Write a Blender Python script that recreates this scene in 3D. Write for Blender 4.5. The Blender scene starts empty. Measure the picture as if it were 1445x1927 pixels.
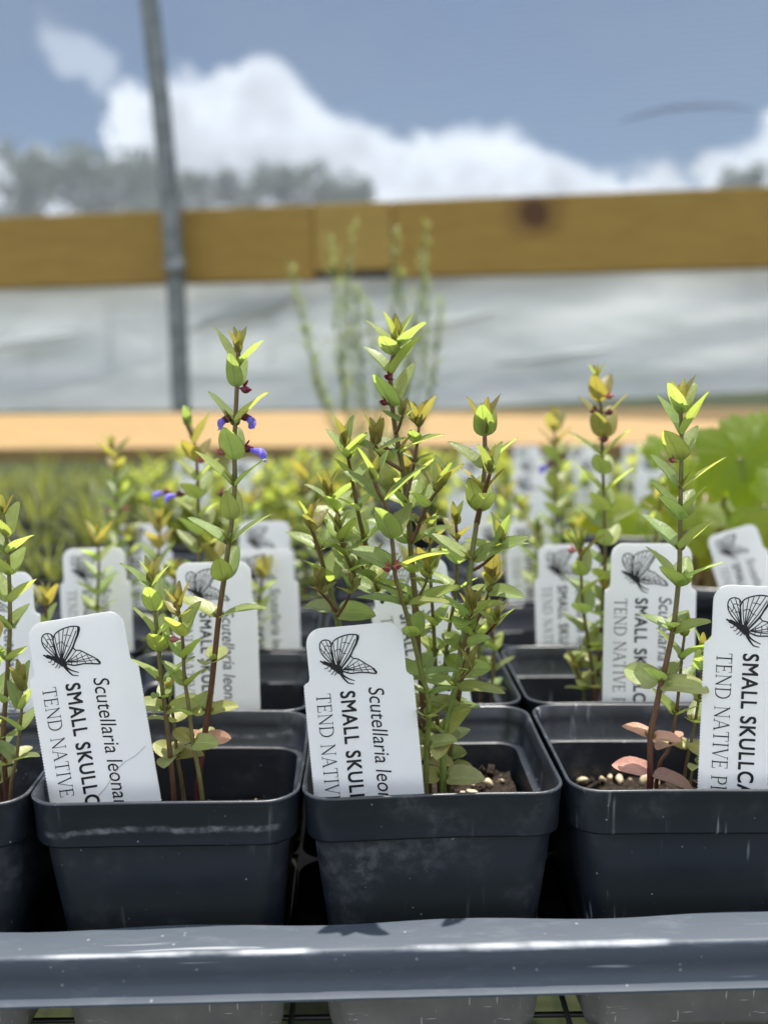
import bpy, bmesh, math, random
from mathutils import Vector, Matrix, noise as mnoise
R = math.radians
sc = bpy.context.scene
COL = sc.collection
rng = random.Random(7)

# ------------------------------------------------------------------ camera, world, sun, exposure
F_PX, CX, CY = 1900.0, 722.5, 963.5
CAM = Vector((0, 0, 0.60))
PITCH, ROLL = R(7.9), 0.012
_F = Vector((0, math.cos(PITCH), -math.sin(PITCH)))
_R0 = Vector((1, 0, 0)); _U0 = Vector((0, math.sin(PITCH), math.cos(PITCH)))
_RR = _R0 * math.cos(ROLL) - _U0 * math.sin(ROLL)
_UU = _U0 * math.cos(ROLL) + _R0 * math.sin(ROLL)
cd = bpy.data.cameras.new("camera"); cam = bpy.data.objects.new("camera", cd); COL.objects.link(cam)
m3 = Matrix((_RR, _UU, -_F)).transposed()
cam.matrix_world = Matrix.Translation(CAM) @ m3.to_4x4()
cd.sensor_fit = 'HORIZONTAL'; cd.sensor_width = 36.0; cd.lens = F_PX / 1445.0 * 36.0
cd.clip_start = 0.01; cd.clip_end = 6000
cd.dof.use_dof = True; cd.dof.focus_distance = 0.352; cd.dof.aperture_fstop = 8.8
sc.camera = cam

SUN_EL, SUN_AZ = R(78), R(26)          # azimuth measured from +Y towards +X
sun_dir = Vector((math.sin(SUN_AZ) * math.cos(SUN_EL), math.cos(SUN_AZ) * math.cos(SUN_EL), math.sin(SUN_EL)))
ld = bpy.data.lights.new("sun", 'SUN'); ld.energy = 4.6; ld.angle = R(0.53); ld.color = (1.0, 0.95, 0.87)
lo = bpy.data.objects.new("sun", ld); COL.objects.link(lo)
lo.rotation_euler = sun_dir.to_track_quat('Z', 'Y').to_euler(); lo.location = (2, 4, 9)
sc.view_settings.view_transform = 'Standard'; sc.view_settings.look = 'None'
sc.view_settings.exposure = 0.98; sc.view_settings.gamma = 1.0
sc.view_settings.use_curve_mapping = False
sc.cycles.max_bounces = 10; sc.cycles.transparent_max_bounces = 16
sc.cycles.use_denoising = True
SKY = 0.115

def build_world():
    w = bpy.data.worlds.new("World"); sc.world = w; w.use_nodes = True
    nt = w.node_tree; N = nt.nodes; L = nt.links
    for n in list(N): N.remove(n)
    out = N.new('ShaderNodeOutputWorld'); bg = N.new('ShaderNodeBackground'); bg.inputs[1].default_value = SKY
    L.new(bg.outputs[0], out.inputs[0])
    sky = N.new('ShaderNodeTexSky'); sky.sky_type = 'NISHITA'; sky.sun_disc = False
    sky.sun_elevation = SUN_EL; sky.sun_rotation = SUN_AZ
    sky.air_density = 1.0; sky.dust_density = 0.8; sky.ozone_density = 1.4
    tc = N.new('ShaderNodeTexCoord'); sep = N.new('ShaderNodeSeparateXYZ'); L.new(tc.outputs['Generated'], sep.inputs[0])
    def M(op, a, b=None, c=None):
        n = N.new('ShaderNodeMath'); n.operation = op
        for i, v in enumerate((a, b, c)):
            if v is None: continue
            if isinstance(v, (int, float)): n.inputs[i].default_value = v
            else: L.new(v, n.inputs[i])
        return n.outputs[0]
    az = M('ARCTAN2', sep.outputs[0], sep.outputs[1])
    el = M('ARCSINE', sep.outputs[2])
    def noise(scale, detail, rough=0.55, src=None):
        n = N.new('ShaderNodeTexNoise'); n.inputs['Scale'].default_value = scale
        n.inputs['Detail'].default_value = detail; n.inputs['Roughness'].default_value = rough
        L.new(src or tc.outputs['Generated'], n.inputs['Vector']); return n.outputs[0]
    n1 = noise(22, 6, .6); n2 = noise(11, 5)
    azn = M('ADD', az, M('MULTIPLY', M('SUBTRACT', n1, .5), .05))
    # cloud-top elevation as a function of azimuth (a bank of cumulus along the horizon)
    prof = [(-900, 250), (-500, 160), (-200, 260), (0, 270), (60, 305), (130, 300), (225, 300), (242, 190), (340, 150), (430, 140), (480, 105), (530, 92), (580, 140), (640, 190),
            (720, 225), (800, 238), (850, 215), (920, 235), (1000, 262), (1080, 306), (1150, 332), (1225, 300),
            (1285, 336), (1340, 288), (1400, 276), (1445, 195), (1600, 120), (1800, 230), (2200, 150)]
    def az_of(px): return math.atan((px - CX) / F_PX)
    def el_of(py): return math.atan((CY - py) / F_PX) + 0 - PITCH
    lo_, hi_ = az_of(-900), az_of(2200)
    cr = N.new('ShaderNodeValToRGB'); cr.color_ramp.interpolation = 'CARDINAL'
    while len(cr.color_ramp.elements) < len(prof): cr.color_ramp.elements.new(0.5)
    for e, (px, py) in zip(cr.color_ramp.elements, prof):
        e.position = (az_of(px) - lo_) / (hi_ - lo_); v = el_of(py + (px - CX) * 0.012) / 0.5; e.color = (v, v, v, 1)
    t = M('DIVIDE', M('SUBTRACT', azn, lo_), hi_ - lo_)
    L.new(t, cr.inputs[0])
    top = M('MULTIPLY', cr.outputs[0], 0.5)
    d = M('ADD', M('SUBTRACT', top, el), M('MULTIPLY', M('SUBTRACT', n1, .5), .085))
    mr = N.new('ShaderNodeMapRange'); mr.interpolation_type = 'SMOOTHSTEP'
    mr.inputs['From Min'].default_value = -0.003; mr.inputs['From Max'].default_value = 0.016; L.new(d, mr.inputs[0])
    # unseen overhead clouds, added to whiten the ambient light (also what the plastic reflects)
    mr2 = N.new('ShaderNodeMapRange'); mr2.interpolation_type = 'SMOOTHSTEP'
    mr2.inputs['From Min'].default_value = 0.42; mr2.inputs['From Max'].default_value = 0.56
    L.new(noise(2.6, 6, .55), mr2.inputs[0])
    up = N.new('ShaderNodeMapRange'); up.interpolation_type = 'SMOOTHSTEP'
    up.inputs['From Min'].default_value = 0.42; up.inputs['From Max'].default_value = 0.6; L.new(el, up.inputs[0])
    wisp = N.new('ShaderNodeMapRange'); wisp.interpolation_type = 'SMOOTHSTEP'
    wx = M('SUBTRACT', az, az_of(195)); wy = M('SUBTRACT', el, el_of(130))
    wy2 = M('ADD', wy, M('MULTIPLY', wx, 0.55))
    wd = M('SQRT', M('ADD', M('POWER', M('MULTIPLY', wx, 1.0), 2), M('POWER', M('MULTIPLY', wy2, 2.2), 2)))
    wisp.inputs['From Min'].default_value = 0.06; wisp.inputs['From Max'].default_value = 0.015
    L.new(M('ADD', wd, M('MULTIPLY', M('SUBTRACT', n1, .5), .2)), wisp.inputs[0])
    mask = M('MAXIMUM', mr.outputs[0], M('MULTIPLY', mr2.outputs[0], up.outputs[0]))
    mask = M('MAXIMUM', mask, M('MULTIPLY', wisp.outputs[0], .42))
    mask = M('MULTIPLY', mask, 0.95)
    shade = N.new('ShaderNodeMapRange'); shade.inputs['From Min'].default_value = 0.0; shade.inputs['From Max'].default_value = 0.11
    shade.inputs['To Min'].default_value = 1.0; shade.inputs['To Max'].default_value = 0.60
    L.new(M('ADD', d, M('MULTIPLY', M('SUBTRACT', n2, .5), .42)), shade.inputs[0])
    cc = N.new('ShaderNodeMix'); cc.data_type = 'RGBA'; cc.blend_type = 'MULTIPLY'; cc.inputs[0].default_value = 1
    hb = N.new('ShaderNodeMix'); hb.data_type = 'RGBA'; L.new(up.outputs[0], hb.inputs[0]); hb.inputs[6].default_value = (15.5, 15.6, 15.6, 1); hb.inputs[7].default_value = (10.5, 10.6, 10.7, 1); L.new(hb.outputs[2], cc.inputs[6]); L.new(shade.outputs[0], cc.inputs[7])
    mx = N.new('ShaderNodeMix'); mx.data_type = 'RGBA'; L.new(mask, mx.inputs[0])
    L.new(sky.outputs[0], mx.inputs[6]); L.new(cc.outputs[2], mx.inputs[7])
    L.new(mx.outputs[2], bg.inputs[0])
build_world()

def ray(px, py):
    return _F + _RR * ((px - CX) / F_PX) - _UU * ((py - CY) / F_PX)
def at(px, py, Y):
    """point seen at that pixel of the photo, at distance Y in front of the camera"""
    d = ray(px, py); return CAM + d * (Y / d.y)
def mpp(Y): return Y / F_PX

# ------------------------------------------------------------------ helpers
class MB:
    def __init__(s): s.v = []; s.f = []; s.m = []; s.uv = []; s.c = []
    def face(s, idx, mat=0, uv=None, col=None):
        s.f.append(tuple(idx)); s.m.append(mat)
        s.uv.append(uv or [(0, 0)] * len(idx)); s.c.append(col or [(1, 1, 1, 1)] * len(idx))
    def add(s, vs):
        b = len(s.v); s.v.extend([tuple(p) for p in vs]); return b
    def box(s, c, h, rot=None, mat=0):
        vs = []
        for dz in (-1, 1):
            for dx, dy in ((-1, -1), (1, -1), (1, 1), (-1, 1)):
                p = Vector((dx * h[0], dy * h[1], dz * h[2]))
                if rot: p = rot @ p
                vs.append(Vector(c) + p)
        b = s.add(vs)
        for q in ((3, 2, 1, 0), (4, 5, 6, 7), (0, 1, 5, 4), (1, 2, 6, 5), (2, 3, 7, 6), (3, 0, 4, 7)):
            s.face([b + i for i in q], mat)
    def rings(s, loops, mat=0, close_start=False, close_end=False, cyc=True, cols=None, uvs=False):
        n = len(loops[0]); bs = [s.add(l) for l in loops]
        for k in range(len(loops) - 1):
            for i in range(n if cyc else n - 1):
                j = (i + 1) % n
                col = None
                if cols: col = [cols[k], cols[k], cols[k + 1], cols[k + 1]]
                s.face((bs[k] + i, bs[k] + j, bs[k + 1] + j, bs[k + 1] + i), mat, None, col)
        if close_start: s.face([bs[0] + i for i in range(n)][::-1], mat, None, [cols[0]] * n if cols else None)
        if close_end: s.face([bs[-1] + i for i in range(n)], mat, None, [cols[-1]] * n if cols else None)
    def tube(s, pts, rad, seg=8, mat=0, cols=None, caps=True):
        pts = [Vector(p) for p in pts]
        if not isinstance(rad, (list, tuple)): rad = [rad] * len(pts)
        loops = []; ref = Vector((0.31, 0.2, 0.93)) if abs((pts[-1] - pts[0]).normalized().z) < .9 else Vector((1, 0.1, 0))
        u = None
        for i, p in enumerate(pts):
            t = (pts[min(i + 1, len(pts) - 1)] - pts[max(i - 1, 0)]).normalized()
            if u is None: u = (ref - t * ref.dot(t)).normalized()
            else: u = (u - t * u.dot(t)).normalized()
            w = t.cross(u)
            loops.append([p + (u * math.cos(a) + w * math.sin(a)) * rad[i] for a in [2 * math.pi * k / seg for k in range(seg)]])
        s.rings(loops, mat, caps, caps, True, cols)
    def mesh(s, name, mats, smooth=True, recalc=False):
        me = bpy.data.meshes.new(name); me.from_pydata(s.v, [], s.f)
        for m in (mats if isinstance(mats, (list, tuple)) else [mats]): me.materials.append(m)
        me.polygons.foreach_set('material_index', s.m)
        me.polygons.foreach_set('use_smooth', [smooth] * len(s.f))
        ul = me.uv_layers.new(name='UVMap'); ul.data.foreach_set('uv', [x for f in s.uv for p in f for x in p])
        ca = me.color_attributes.new('Col', 'FLOAT_COLOR', 'CORNER')
        ca.data.foreach_set('color', [x for f in s.c for p in f for x in p])
        if recalc:
            bm = bmesh.new(); bm.from_mesh(me); bmesh.ops.recalc_face_normals(bm, faces=bm.faces[:]); bm.to_mesh(me); bm.free()
        me.update(); return me
    def build(s, name, mats, parent=None, smooth=True, recalc=False):
        return link(name, s.mesh(name, mats, smooth, recalc), parent)

def link(name, data, parent=None, loc=None):
    o = bpy.data.objects.new(name, data); COL.objects.link(o)
    if parent is not None: o.parent = parent
    if loc is not None: o.location = loc
    return o
def tag(o, label=None, cat=None, group=None, kind=None):
    if label: o['label'] = label
    if cat: o['category'] = cat
    if group: o['group'] = group
    if kind: o['kind'] = kind
    return o
def empty(name, loc=(0, 0, 0), rot=(0, 0, 0)):
    o = bpy.data.objects.new(name, None); COL.objects.link(o); o.empty_display_size = .01
    o.location = loc; o.rotation_euler = rot; return o
def auto_smooth(o, ang=35):
    me = o.data; me.set_sharp_from_angle(angle=R(ang)); return o

def catmull(P, n=5):
    Q = [P[0] * 2 - P[1]] + list(P) + [P[-1] * 2 - P[-2]]; out = []
    for i in range(1, len(Q) - 2):
        for k in range(n):
            t = k / n; a, b, c, d = Q[i - 1], Q[i], Q[i + 1], Q[i + 2]
            out.append(.5 * (2 * b + (c - a) * t + (2 * a - 5 * b + 4 * c - d) * t * t + (3 * b - a - 3 * c + d) * t ** 3))
    out.append(P[-1]); return out
# ------------------------------------------------------------------ materials
class NT:
    def __init__(s, name):
        s.m = bpy.data.materials.new(name); s.m.use_nodes = True; s.t = s.m.node_tree; s.N = s.t.nodes; s.L = s.t.links
        for n in list(s.N): s.N.remove(n)
        s.out = s.N.new('ShaderNodeOutputMaterial'); s.tc = s.N.new('ShaderNodeTexCoord')
    def set(s, sock, v):
        if isinstance(v, (int, float, tuple)):
            if isinstance(v, tuple) and len(v) == 3 and sock.type == 'RGBA': v = (*v, 1)
            sock.default_value = v
        else: s.L.new(v, sock)
    def math(s, op, a, b=None, c=None, clamp=False):
        n = s.N.new('ShaderNodeMath'); n.operation = op; n.use_clamp = clamp
        for i, v in enumerate((a, b, c)):
            if v is not None: s.set(n.inputs[i], v)
        return n.outputs[0]
    def noise(s, scale, detail=4, rough=.55, vec=None, dist=0):
        n = s.N.new('ShaderNodeTexNoise'); n.inputs['Scale'].default_value = scale; n.inputs['Detail'].default_value = detail
        n.inputs['Roughness'].default_value = rough; n.inputs['Distortion'].default_value = dist
        s.L.new(vec or s.tc.outputs['Object'], n.inputs['Vector']); return n.outputs[0]
    def voro(s, scale, vec=None, feature='F1', rand=1.0):
        n = s.N.new('ShaderNodeTexVoronoi'); n.feature = feature; n.inputs['Scale'].default_value = scale
        n.inputs['Randomness'].default_value = rand
        s.L.new(vec or s.tc.outputs['Object'], n.inputs['Vector']); return n
    def mapping(s, scale=(1, 1, 1), loc=(0, 0, 0), rot=(0, 0, 0), vec=None):
        n = s.N.new('ShaderNodeMapping'); s.L.new(vec or s.tc.outputs['Object'], n.inputs[0])
        n.inputs['Scale'].default_value = scale; n.inputs['Rotation'].default_value = rot
        s.set(n.inputs['Location'], loc); return n.outputs[0]
    def rng(s, v, a, b, c=0., d=1., smooth=True):
        n = s.N.new('ShaderNodeMapRange'); n.interpolation_type = 'SMOOTHSTEP' if smooth else 'LINEAR'
        s.set(n.inputs[0], v)
        for i, x in zip((1, 2, 3, 4), (a, b, c, d)): n.inputs[i].default_value = x
        return n.outputs[0]
    def mix(s, f, a, b, mode='MIX'):
        n = s.N.new('ShaderNodeMix'); n.data_type = 'RGBA'; n.blend_type = mode
        s.set(n.inputs[0], f); s.set(n.inputs[6], a); s.set(n.inputs[7], b); return n.outputs[2]
    def bump(s, h, strength=.3, dist=.001):
        n = s.N.new('ShaderNodeBump'); n.inputs['Strength'].default_value = strength; n.inputs['Distance'].default_value = dist
        s.L.new(h, n.inputs['Height']); return n.outputs[0]
    def bsdf(s, col, rough=.5, spec=.5, normal=None, metal=0, **kw):
        n = s.N.new('ShaderNodeBsdfPrincipled'); s.set(n.inputs['Base Color'], col); s.set(n.inputs['Roughness'], rough)
        s.set(n.inputs['Specular IOR Level'], spec); s.set(n.inputs['Metallic'], metal)
        for k, v in kw.items(): s.set(n.inputs[k.replace('_', ' ')], v)
        if normal: s.L.new(normal, n.inputs['Normal'])
        return n.outputs[0]
    def transl(s, col, normal=None):
        n = s.N.new('ShaderNodeBsdfTranslucent'); s.set(n.inputs[0], col)
        if normal: s.L.new(normal, n.inputs['Normal'])
        return n.outputs[0]
    def transp(s, col=(1, 1, 1)):
        n = s.N.new('ShaderNodeBsdfTransparent'); s.set(n.inputs[0], col); return n.outputs[0]
    def mixs(s, f, a, b):
        n = s.N.new('ShaderNodeMixShader'); s.set(n.inputs[0], f); s.L.new(a, n.inputs[1]); s.L.new(b, n.inputs[2]); return n.outputs[0]
    def done(s, sh): s.L.new(sh, s.out.inputs[0]); return s.m
    def attr(s, name='Col'):
        n = s.N.new('ShaderNodeAttribute'); n.attribute_name = name; return n.outputs['Color']
    def rand(s):
        return s.N.new('ShaderNodeObjectInfo').outputs['Random']

def mat_plain(name, col, rough=.6, spec=.4, nscale=60, var=.25):
    t = NT(name); n = t.noise(nscale, 5)
    c = t.mix(t.rng(n, .3, .7), tuple(x * (1 - var) for x in col), tuple(min(1, x * (1 + var)) for x in col))
    return t.done(t.bsdf(c, rough, spec))

def mat_pot(name, kind):
    t = NT(name)
    r = t.rand()
    comb = t.N.new('ShaderNodeCombineXYZ'); t.set(comb.inputs[0], t.math('MULTIPLY', r, 3.7)); t.set(comb.inputs[1], t.math('MULTIPLY', r, 1.9))
    v = t.mapping(loc=comb.outputs[0])
    vs = t.mapping(scale=(1, 1, .06), loc=comb.outputs[0])
    big = t.noise(28, 5, .6, v); fine = t.noise(240, 4, .65, v)
    dust = t.math('MULTIPLY', t.rng(big, .48, .78), t.rng(fine, .35, .75))
    st = t.math('MULTIPLY', t.rng(t.noise(330, 2, .5, vs), .63, .78), t.rng(t.noise(45, 3, .5, v), .42, .66))
    fl = t.voro(230, v); fk = t.rng(fl.outputs['Distance'], .10, .05)
    fk = t.math('MULTIPLY', fk, t.rng(t.noise(90, 2, .5, v), .5, .62))
    sep = t.N.new('ShaderNodeSeparateXYZ'); t.L.new(t.tc.outputs['Object'], sep.inputs[0])
    w = t.math('ADD', t.math('MULTIPLY', dust, .22), t.math('MULTIPLY', st, .85 if kind == 'streaked' else .14))
    if kind == 'watermark':          # dried lime tide-mark running round the collar
        n = t.noise(34, 5, .6, t.mapping(scale=(1, 1, .3)))
        lvl = t.math('ADD', sep.outputs[2], t.math('MULTIPLY', t.math('SUBTRACT', n, .5), .010))
        d = t.math('ABSOLUTE', t.math('SUBTRACT', lvl, .0765))
        edge = t.rng(d, .0016, .0002)
        xlim = t.rng(t.math('ABSOLUTE', sep.outputs[0]), .0405, .036)
        w = t.math('ADD', w, t.math('MULTIPLY', t.math('MULTIPLY', edge, xlim), t.rng(fine, .35, .7, .05, .4)))
    w = t.math('ADD', w, t.math('MULTIPLY', fk, .5), clamp=True)
    c = t.mix(w, (.011, .0145, .022), (.36, .38, .41))
    rough = t.math('ADD', t.rng(big, .3, .7, .30, .46), t.math('MULTIPLY', w, .4), clamp=True)
    b = t.bump(t.math('ADD', t.noise(500, 3, .6, v), t.math('MULTIPLY', t.noise(38, 2, .5, v), 9.0)), .10, .0004)
    return t.done(t.bsdf(c, rough, .65, b))

def mat_tray():
    t = NT('tray_plastic')
    v = t.tc.outputs['Object']; vs = t.mapping(scale=(.35, 1, 1))
    big = t.noise(16, 5, .6, vs); fine = t.noise(260, 4, .7, t.mapping(scale=(.25, 1, 1)))
    sep = t.N.new('ShaderNodeSeparateXYZ'); t.L.new(v, sep.inputs[0])
    # scuffed whitish line along the folded ridge
    ridge = t.math('ADD', t.math('ABSOLUTE', t.math('SUBTRACT', sep.outputs[2], -.0006)), t.math('MULTIPLY', t.math('SUBTRACT', fine, .5), .002))
    rd = t.math('MULTIPLY', t.rng(ridge, .0013, .0002), t.rng(t.noise(24, 4, .6, v), .42, .62))
    front = t.rng(sep.outputs[1], -.0212, -.0228)
    rd = t.math('MULTIPLY', rd, front)
    sc1 = t.math('MULTIPLY', t.rng(fine, .5, .75), t.rng(big, .4, .7))
    fl = t.voro(210, v); fk = t.math('MULTIPLY', t.rng(fl.outputs['Distance'], .14, .07), t.rng(t.noise(60, 2, .5, v), .46, .58))
    scr = t.math('MULTIPLY', t.rng(t.noise(420, 1, .5, t.mapping(scale=(.05, 1, 1), rot=(0, .12, .1))), .70, .76), t.rng(t.noise(22, 3, .5, v), .45, .6))
    stn = t.math('MULTIPLY', t.rng(t.noise(70, 5, .65, t.mapping(scale=(.5, 1, 1))), .56, .72), .10)
    sc1 = t.math('ADD', sc1, t.math('ADD', t.math('MULTIPLY', scr, 6.0), t.math('MULTIPLY', stn, 9.0)))
    w = t.math('ADD', t.math('MULTIPLY', rd, .45), t.math('ADD', t.math('MULTIPLY', sc1, .05), t.math('MULTIPLY', fk, .20)), clamp=True)
    c = t.mix(w, (.040, .053, .070), (.55, .57, .60))
    return t.done(t.bsdf(c, t.rng(big, .3, .7, .46, .62), .38, t.bump(t.math('ADD', t.noise(120, 4, .6, vs), t.math('MULTIPLY', t.noise(30, 3, .5, vs), 3.0)), .16, .0006)))

def mat_leaf(name, refl, trans, tf=.5, rough=.42, edge=None):
    t = NT(name)
    uv = t.N.new('ShaderNodeSeparateXYZ'); t.L.new(t.tc.outputs['UV'], uv.inputs[0])
    u, v = uv.outputs[0], t.math('ABSOLUTE', t.math('SUBTRACT', uv.outputs[1], .5))
    mid = t.rng(v, .055, .018)
    lat = t.math('ABSOLUTE', t.math('SINE', t.math('MULTIPLY', t.math('SUBTRACT', u, t.math('MULTIPLY', v, .8)), 20.0)))
    vein = t.math('MAXIMUM', mid, t.math('MULTIPLY', t.rng(lat, .22, .04), .45))
    tint = t.attr()
    n = t.noise(380, 4, .6)
    c = t.mix(t.rng(n, .3, .7), refl, tuple(x * 1.35 for x in refl))
    c = t.mix(t.math('MULTIPLY', vein, .65), c, tuple(min(1, x * 1.9 + .02) for x in refl))
    sp = t.math('MULTIPLY', t.rng(t.noise(700, 2), .62, .74), t.rng(t.noise(110, 3), .5, .66)); c = t.mix(t.math('MULTIPLY', sp, .6), c, (.16, .10, .04))
    c = t.mix(1.0, c, tint, 'MULTIPLY')
    tr = t.mix(1.0, t.mix(t.math('MULTIPLY', vein, .75), trans, tuple(x * .5 for x in trans)), tint, 'MULTIPLY')
    if edge:
        e = t.rng(t.math('MAXIMUM', t.math('MULTIPLY', v, 2.0), t.math('MULTIPLY', t.math('SUBTRACT', u, .5), 2.0)), .86, 1.0)
        c = t.mix(t.math('MULTIPLY', e, .6), c, edge); tr = t.mix(t.math('MULTIPLY', e, .5), tr, edge)
    h = t.math('ADD', t.math('MULTIPLY', vein, -.8), t.math('MULTIPLY', t.noise(900, 3), .8))
    b = t.bump(h, .45, .0004)
    return t.done(t.mixs(tf, t.bsdf(c, rough, .55, b), t.transl(tr, b)))

M_pot = mat_pot('black_plastic', 'plain'); M_pot_w = mat_pot('black_plastic_lime_mark', 'watermark'); M_pot_s = mat_pot('black_plastic_streaked', 'streaked')
M_tray = mat_tray()
def mat_pocket():
    t = NT('scratched_grey_plastic'); n = t.noise(40, 5)
    a = t.noise(900, 1, .5, t.mapping(scale=(.12, 1, 1), rot=(0, .6, .5))); b = t.noise(800, 1, .5, t.mapping(scale=(1, 1, .1), rot=(.4, .7, 0)))
    w = t.math('ADD', t.rng(a, .70, .76), t.rng(b, .70, .76), clamp=True)
    c = t.mix(t.rng(n, .3, .7), (.13, .13, .125), (.20, .20, .19)); c = t.mix(t.math('MULTIPLY', w, .6), c, (.6, .6, .58))
    return t.done(t.bsdf(c, .4, .5))
M_pocket = mat_pocket()
M_deck = mat_plain('gap_shade_plastic', (.004, .004, .0045), .95, .03)  # near-black stands in for shade between the pots and inside the pockets
M_leaf = mat_leaf('leaf_green', (.21, .265, .10), (.52, .64, .125), .58, .40, (.12, .09, .04))
M_young = mat_leaf('leaf_bronze', (.165, .150, .050), (.46, .42, .075), .50, .45, (.16, .07, .03))
M_pink = mat_leaf('leaf_pink', (.43, .24, .185), (.62, .36, .26), .42, .45)
M_pale = mat_leaf('leaf_pale_green', (.27, .30, .11), (.56, .58, .15), .48, .45, (.3, .16, .08))
M_wisp = mat_leaf('leaf_wispy', (.17, .22, .10), (.36, .44, .13), .5, .6)
M_far = mat_leaf('leaf_far', (.14, .18, .05), (.48, .55, .075), .55, .45)
def mat_stem():
    t = NT('stem_skin'); c = t.attr(); n = t.noise(600, 3)
    c2 = t.mix(t.rng(n, .3, .7, 0, .5), c, t.mix(1., c, (.5, .5, .5), 'MULTIPLY'))
    return t.done(t.bsdf(c2, .45, .45, t.bump(n, .3, .0003), 0, Subsurface_Weight=.12, Subsurface_Radius=(.002, .002, .001), Subsurface_Scale=.4))
M_stem = mat_stem()
def mat_tag():
    t = NT('tag_plastic'); n = t.noise(90, 4, .6); f = t.noise(900, 2)
    sm = t.math('MULTIPLY', t.rng(t.noise(55, 4, .6), .60, .8), t.rng(t.noise(700, 3, .7), .5, .7))
    c = t.mix(t.rng(n, .3, .7), (.89, .89, .885), (.92, .92, .91)); c = t.mix(t.math('MULTIPLY', sm, .25), c, (.55, .54, .5))
    b = t.bump(f, .05, .0003)
    return t.done(t.mixs(.36, t.bsdf(c, .38, .4, b), t.transl((.93, .93, .92))))
M_tag = mat_tag()
M_ink = mat_plain('print_ink', (.012, .012, .014), .5, .3)
def mat_soil():
    t = NT('potting_mix'); n = t.noise(420, 6, .7); v = t.voro(300)
    c = t.mix(t.rng(n, .3, .75), (.008, .006, .0045), (.048, .033, .022))
    sp = t.math('MULTIPLY', t.rng(v.outputs['Distance'], .28, .2), t.rng(t.noise(160, 2), .52, .6))
    c = t.mix(sp, c, (.34, .27, .19))
    return t.done(t.bsdf(c, .85, .2, t.bump(t.math('ADD', n, v.outputs['Distance']), .9, .002)))
M_soil = mat_soil()
M_tan_soil = mat_plain('bark_mulch', (.30, .17, .09), .85, .2, 220, .5)
M_pebble = mat_plain('pebble_stone', (.52, .42, .28), .7, .3, 300, .35)
M_calyx = mat_leaf('calyx_maroon', (.11, .014, .028), (.30, .03, .06), .3, .4)
M_calyx_pk = mat_leaf('calyx_dusty_pink', (.33, .11, .10), (.5, .16, .13), .3, .45)
M_violet = mat_leaf('petal_violet', (.17, .14, .52), (.38, .30, .85), .45, .5)

def mat_wood(name, ca, cb, knot=None, axis_scale=(1, 12, 12)):
    t = NT(name); v = t.mapping(scale=axis_scale)
    g = t.noise(9, 6, .6, v, 1.2); g2 = t.noise(40, 4, .6, v)
    c = t.mix(t.rng(g, .3, .7), ca, cb); c = t.mix(t.rng(g2, .45, .75, 0, .35), c, tuple(x * .6 for x in ca))
    if knot:
        d = t.N.new('ShaderNodeVectorMath'); d.operation = 'DISTANCE'
        t.L.new(t.mapping(scale=(1, 0, 1.15)), d.inputs[0]); d.inputs[1].default_value = (knot[0], 0, knot[1] * 1.15)
        dd = t.math('ADD', d.outputs['Value'], t.math('MULTIPLY', t.math('SUBTRACT', t.noise(30, 3), .5), .02))
        c = t.mix(t.rng(dd, .075, .022, 0, .55), c, (.10, .045, .012)); c = t.mix(t.rng(dd, .034, .016, 0, .85), c, (.055, .022, .010))
    return t.done(t.bsdf(c, .65, .3, t.bump(g2, .3, .002)))
M_plank = mat_wood('sunlit_pine', (.235, .15, .060), (.285, .188, .078))
def mat_galv():
    t = NT('galvanised_steel'); n = t.noise(45, 4); v = t.voro(70)
    c = t.mix(t.rng(n, .3, .7), (.12, .14, .14), (.20, .22, .22))
    return t.done(t.bsdf(c, t.rng(v.outputs['Distance'], 0, .6, .42, .62), .5, None, .55))
M_galv = mat_galv()
M_wire = mat_plain('black_wire', (.015, .016, .017), .45, .4)
def mat_film():
    t = NT('white_poly_film'); v = t.mapping(scale=(1, 1, 3.2), rot=(0, R(8), 0))
    n = t.noise(3.2, 5, .55, v, .6); n2 = t.noise(10, 4, .6, v)
    a = t.rng(n, .32, .66)
    c = t.mix(a, (.46, .495, .485), (.62, .64, .635))
    tr = t.mix(a, (.28, .31, .30), (.42, .44, .435))
    sh = t.mixs(.40, t.bsdf(c, .42, .4, t.bump(n2, .25, .006)), t.transl(tr))
    return t.done(t.mixs(t.rng(t.noise(1.7, 3, .5, v), .35, .7, .02, .12), sh, t.transp((.9, .95, .95))))
M_film = mat_film()
def mat_net():
    t = NT('insect_netting')
    sep = t.N.new('ShaderNodeSeparateXYZ'); t.L.new(t.tc.outputs['Object'], sep.inputs[0])
    ln = t.rng(t.math('SINE', t.math('MULTIPLY', sep.outputs[2], 2 * math.pi / .0105)), -1, 1)
    n = t.noise(2.4, 3, .5, t.mapping(scale=(1, 1, 2)))
    f = t.math('ADD', t.rng(n, .3, .7, .38, .48), t.math('MULTIPLY', t.math('SUBTRACT', ln, .5), .09))
    sh = t.mixs(.5, t.bsdf((.33, .35, .38), .7, .2), t.transl((.33, .36, .40)))
    return t.done(t.mixs(f, t.transp((.38, .41, .45)), sh))
M_net = mat_net()
def mat_ground():
    t = NT('grass_ground'); n = t.noise(3, 6, .65); n2 = t.noise(60, 5, .7)
    c = t.mix(t.rng(n, .35, .65), (.013, .021, .007), (.028, .038, .013)); c = t.mix(t.rng(n2, .45, .7, 0, .6), c, (.05, .042, .024))
    return t.done(t.bsdf(c, .9, .1, t.bump(n2, .8, .02)))
M_ground = mat_ground()
M_blade = mat_leaf('grass_blade', (.095, .115, .035), (.29, .32, .06), .5, .5)
M_tree = mat_leaf('tree_leaf', (.23, .26, .19), (.40, .45, .28), .4, .6)  # leaf colour paled to stand in for light scattered by the netting
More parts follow.
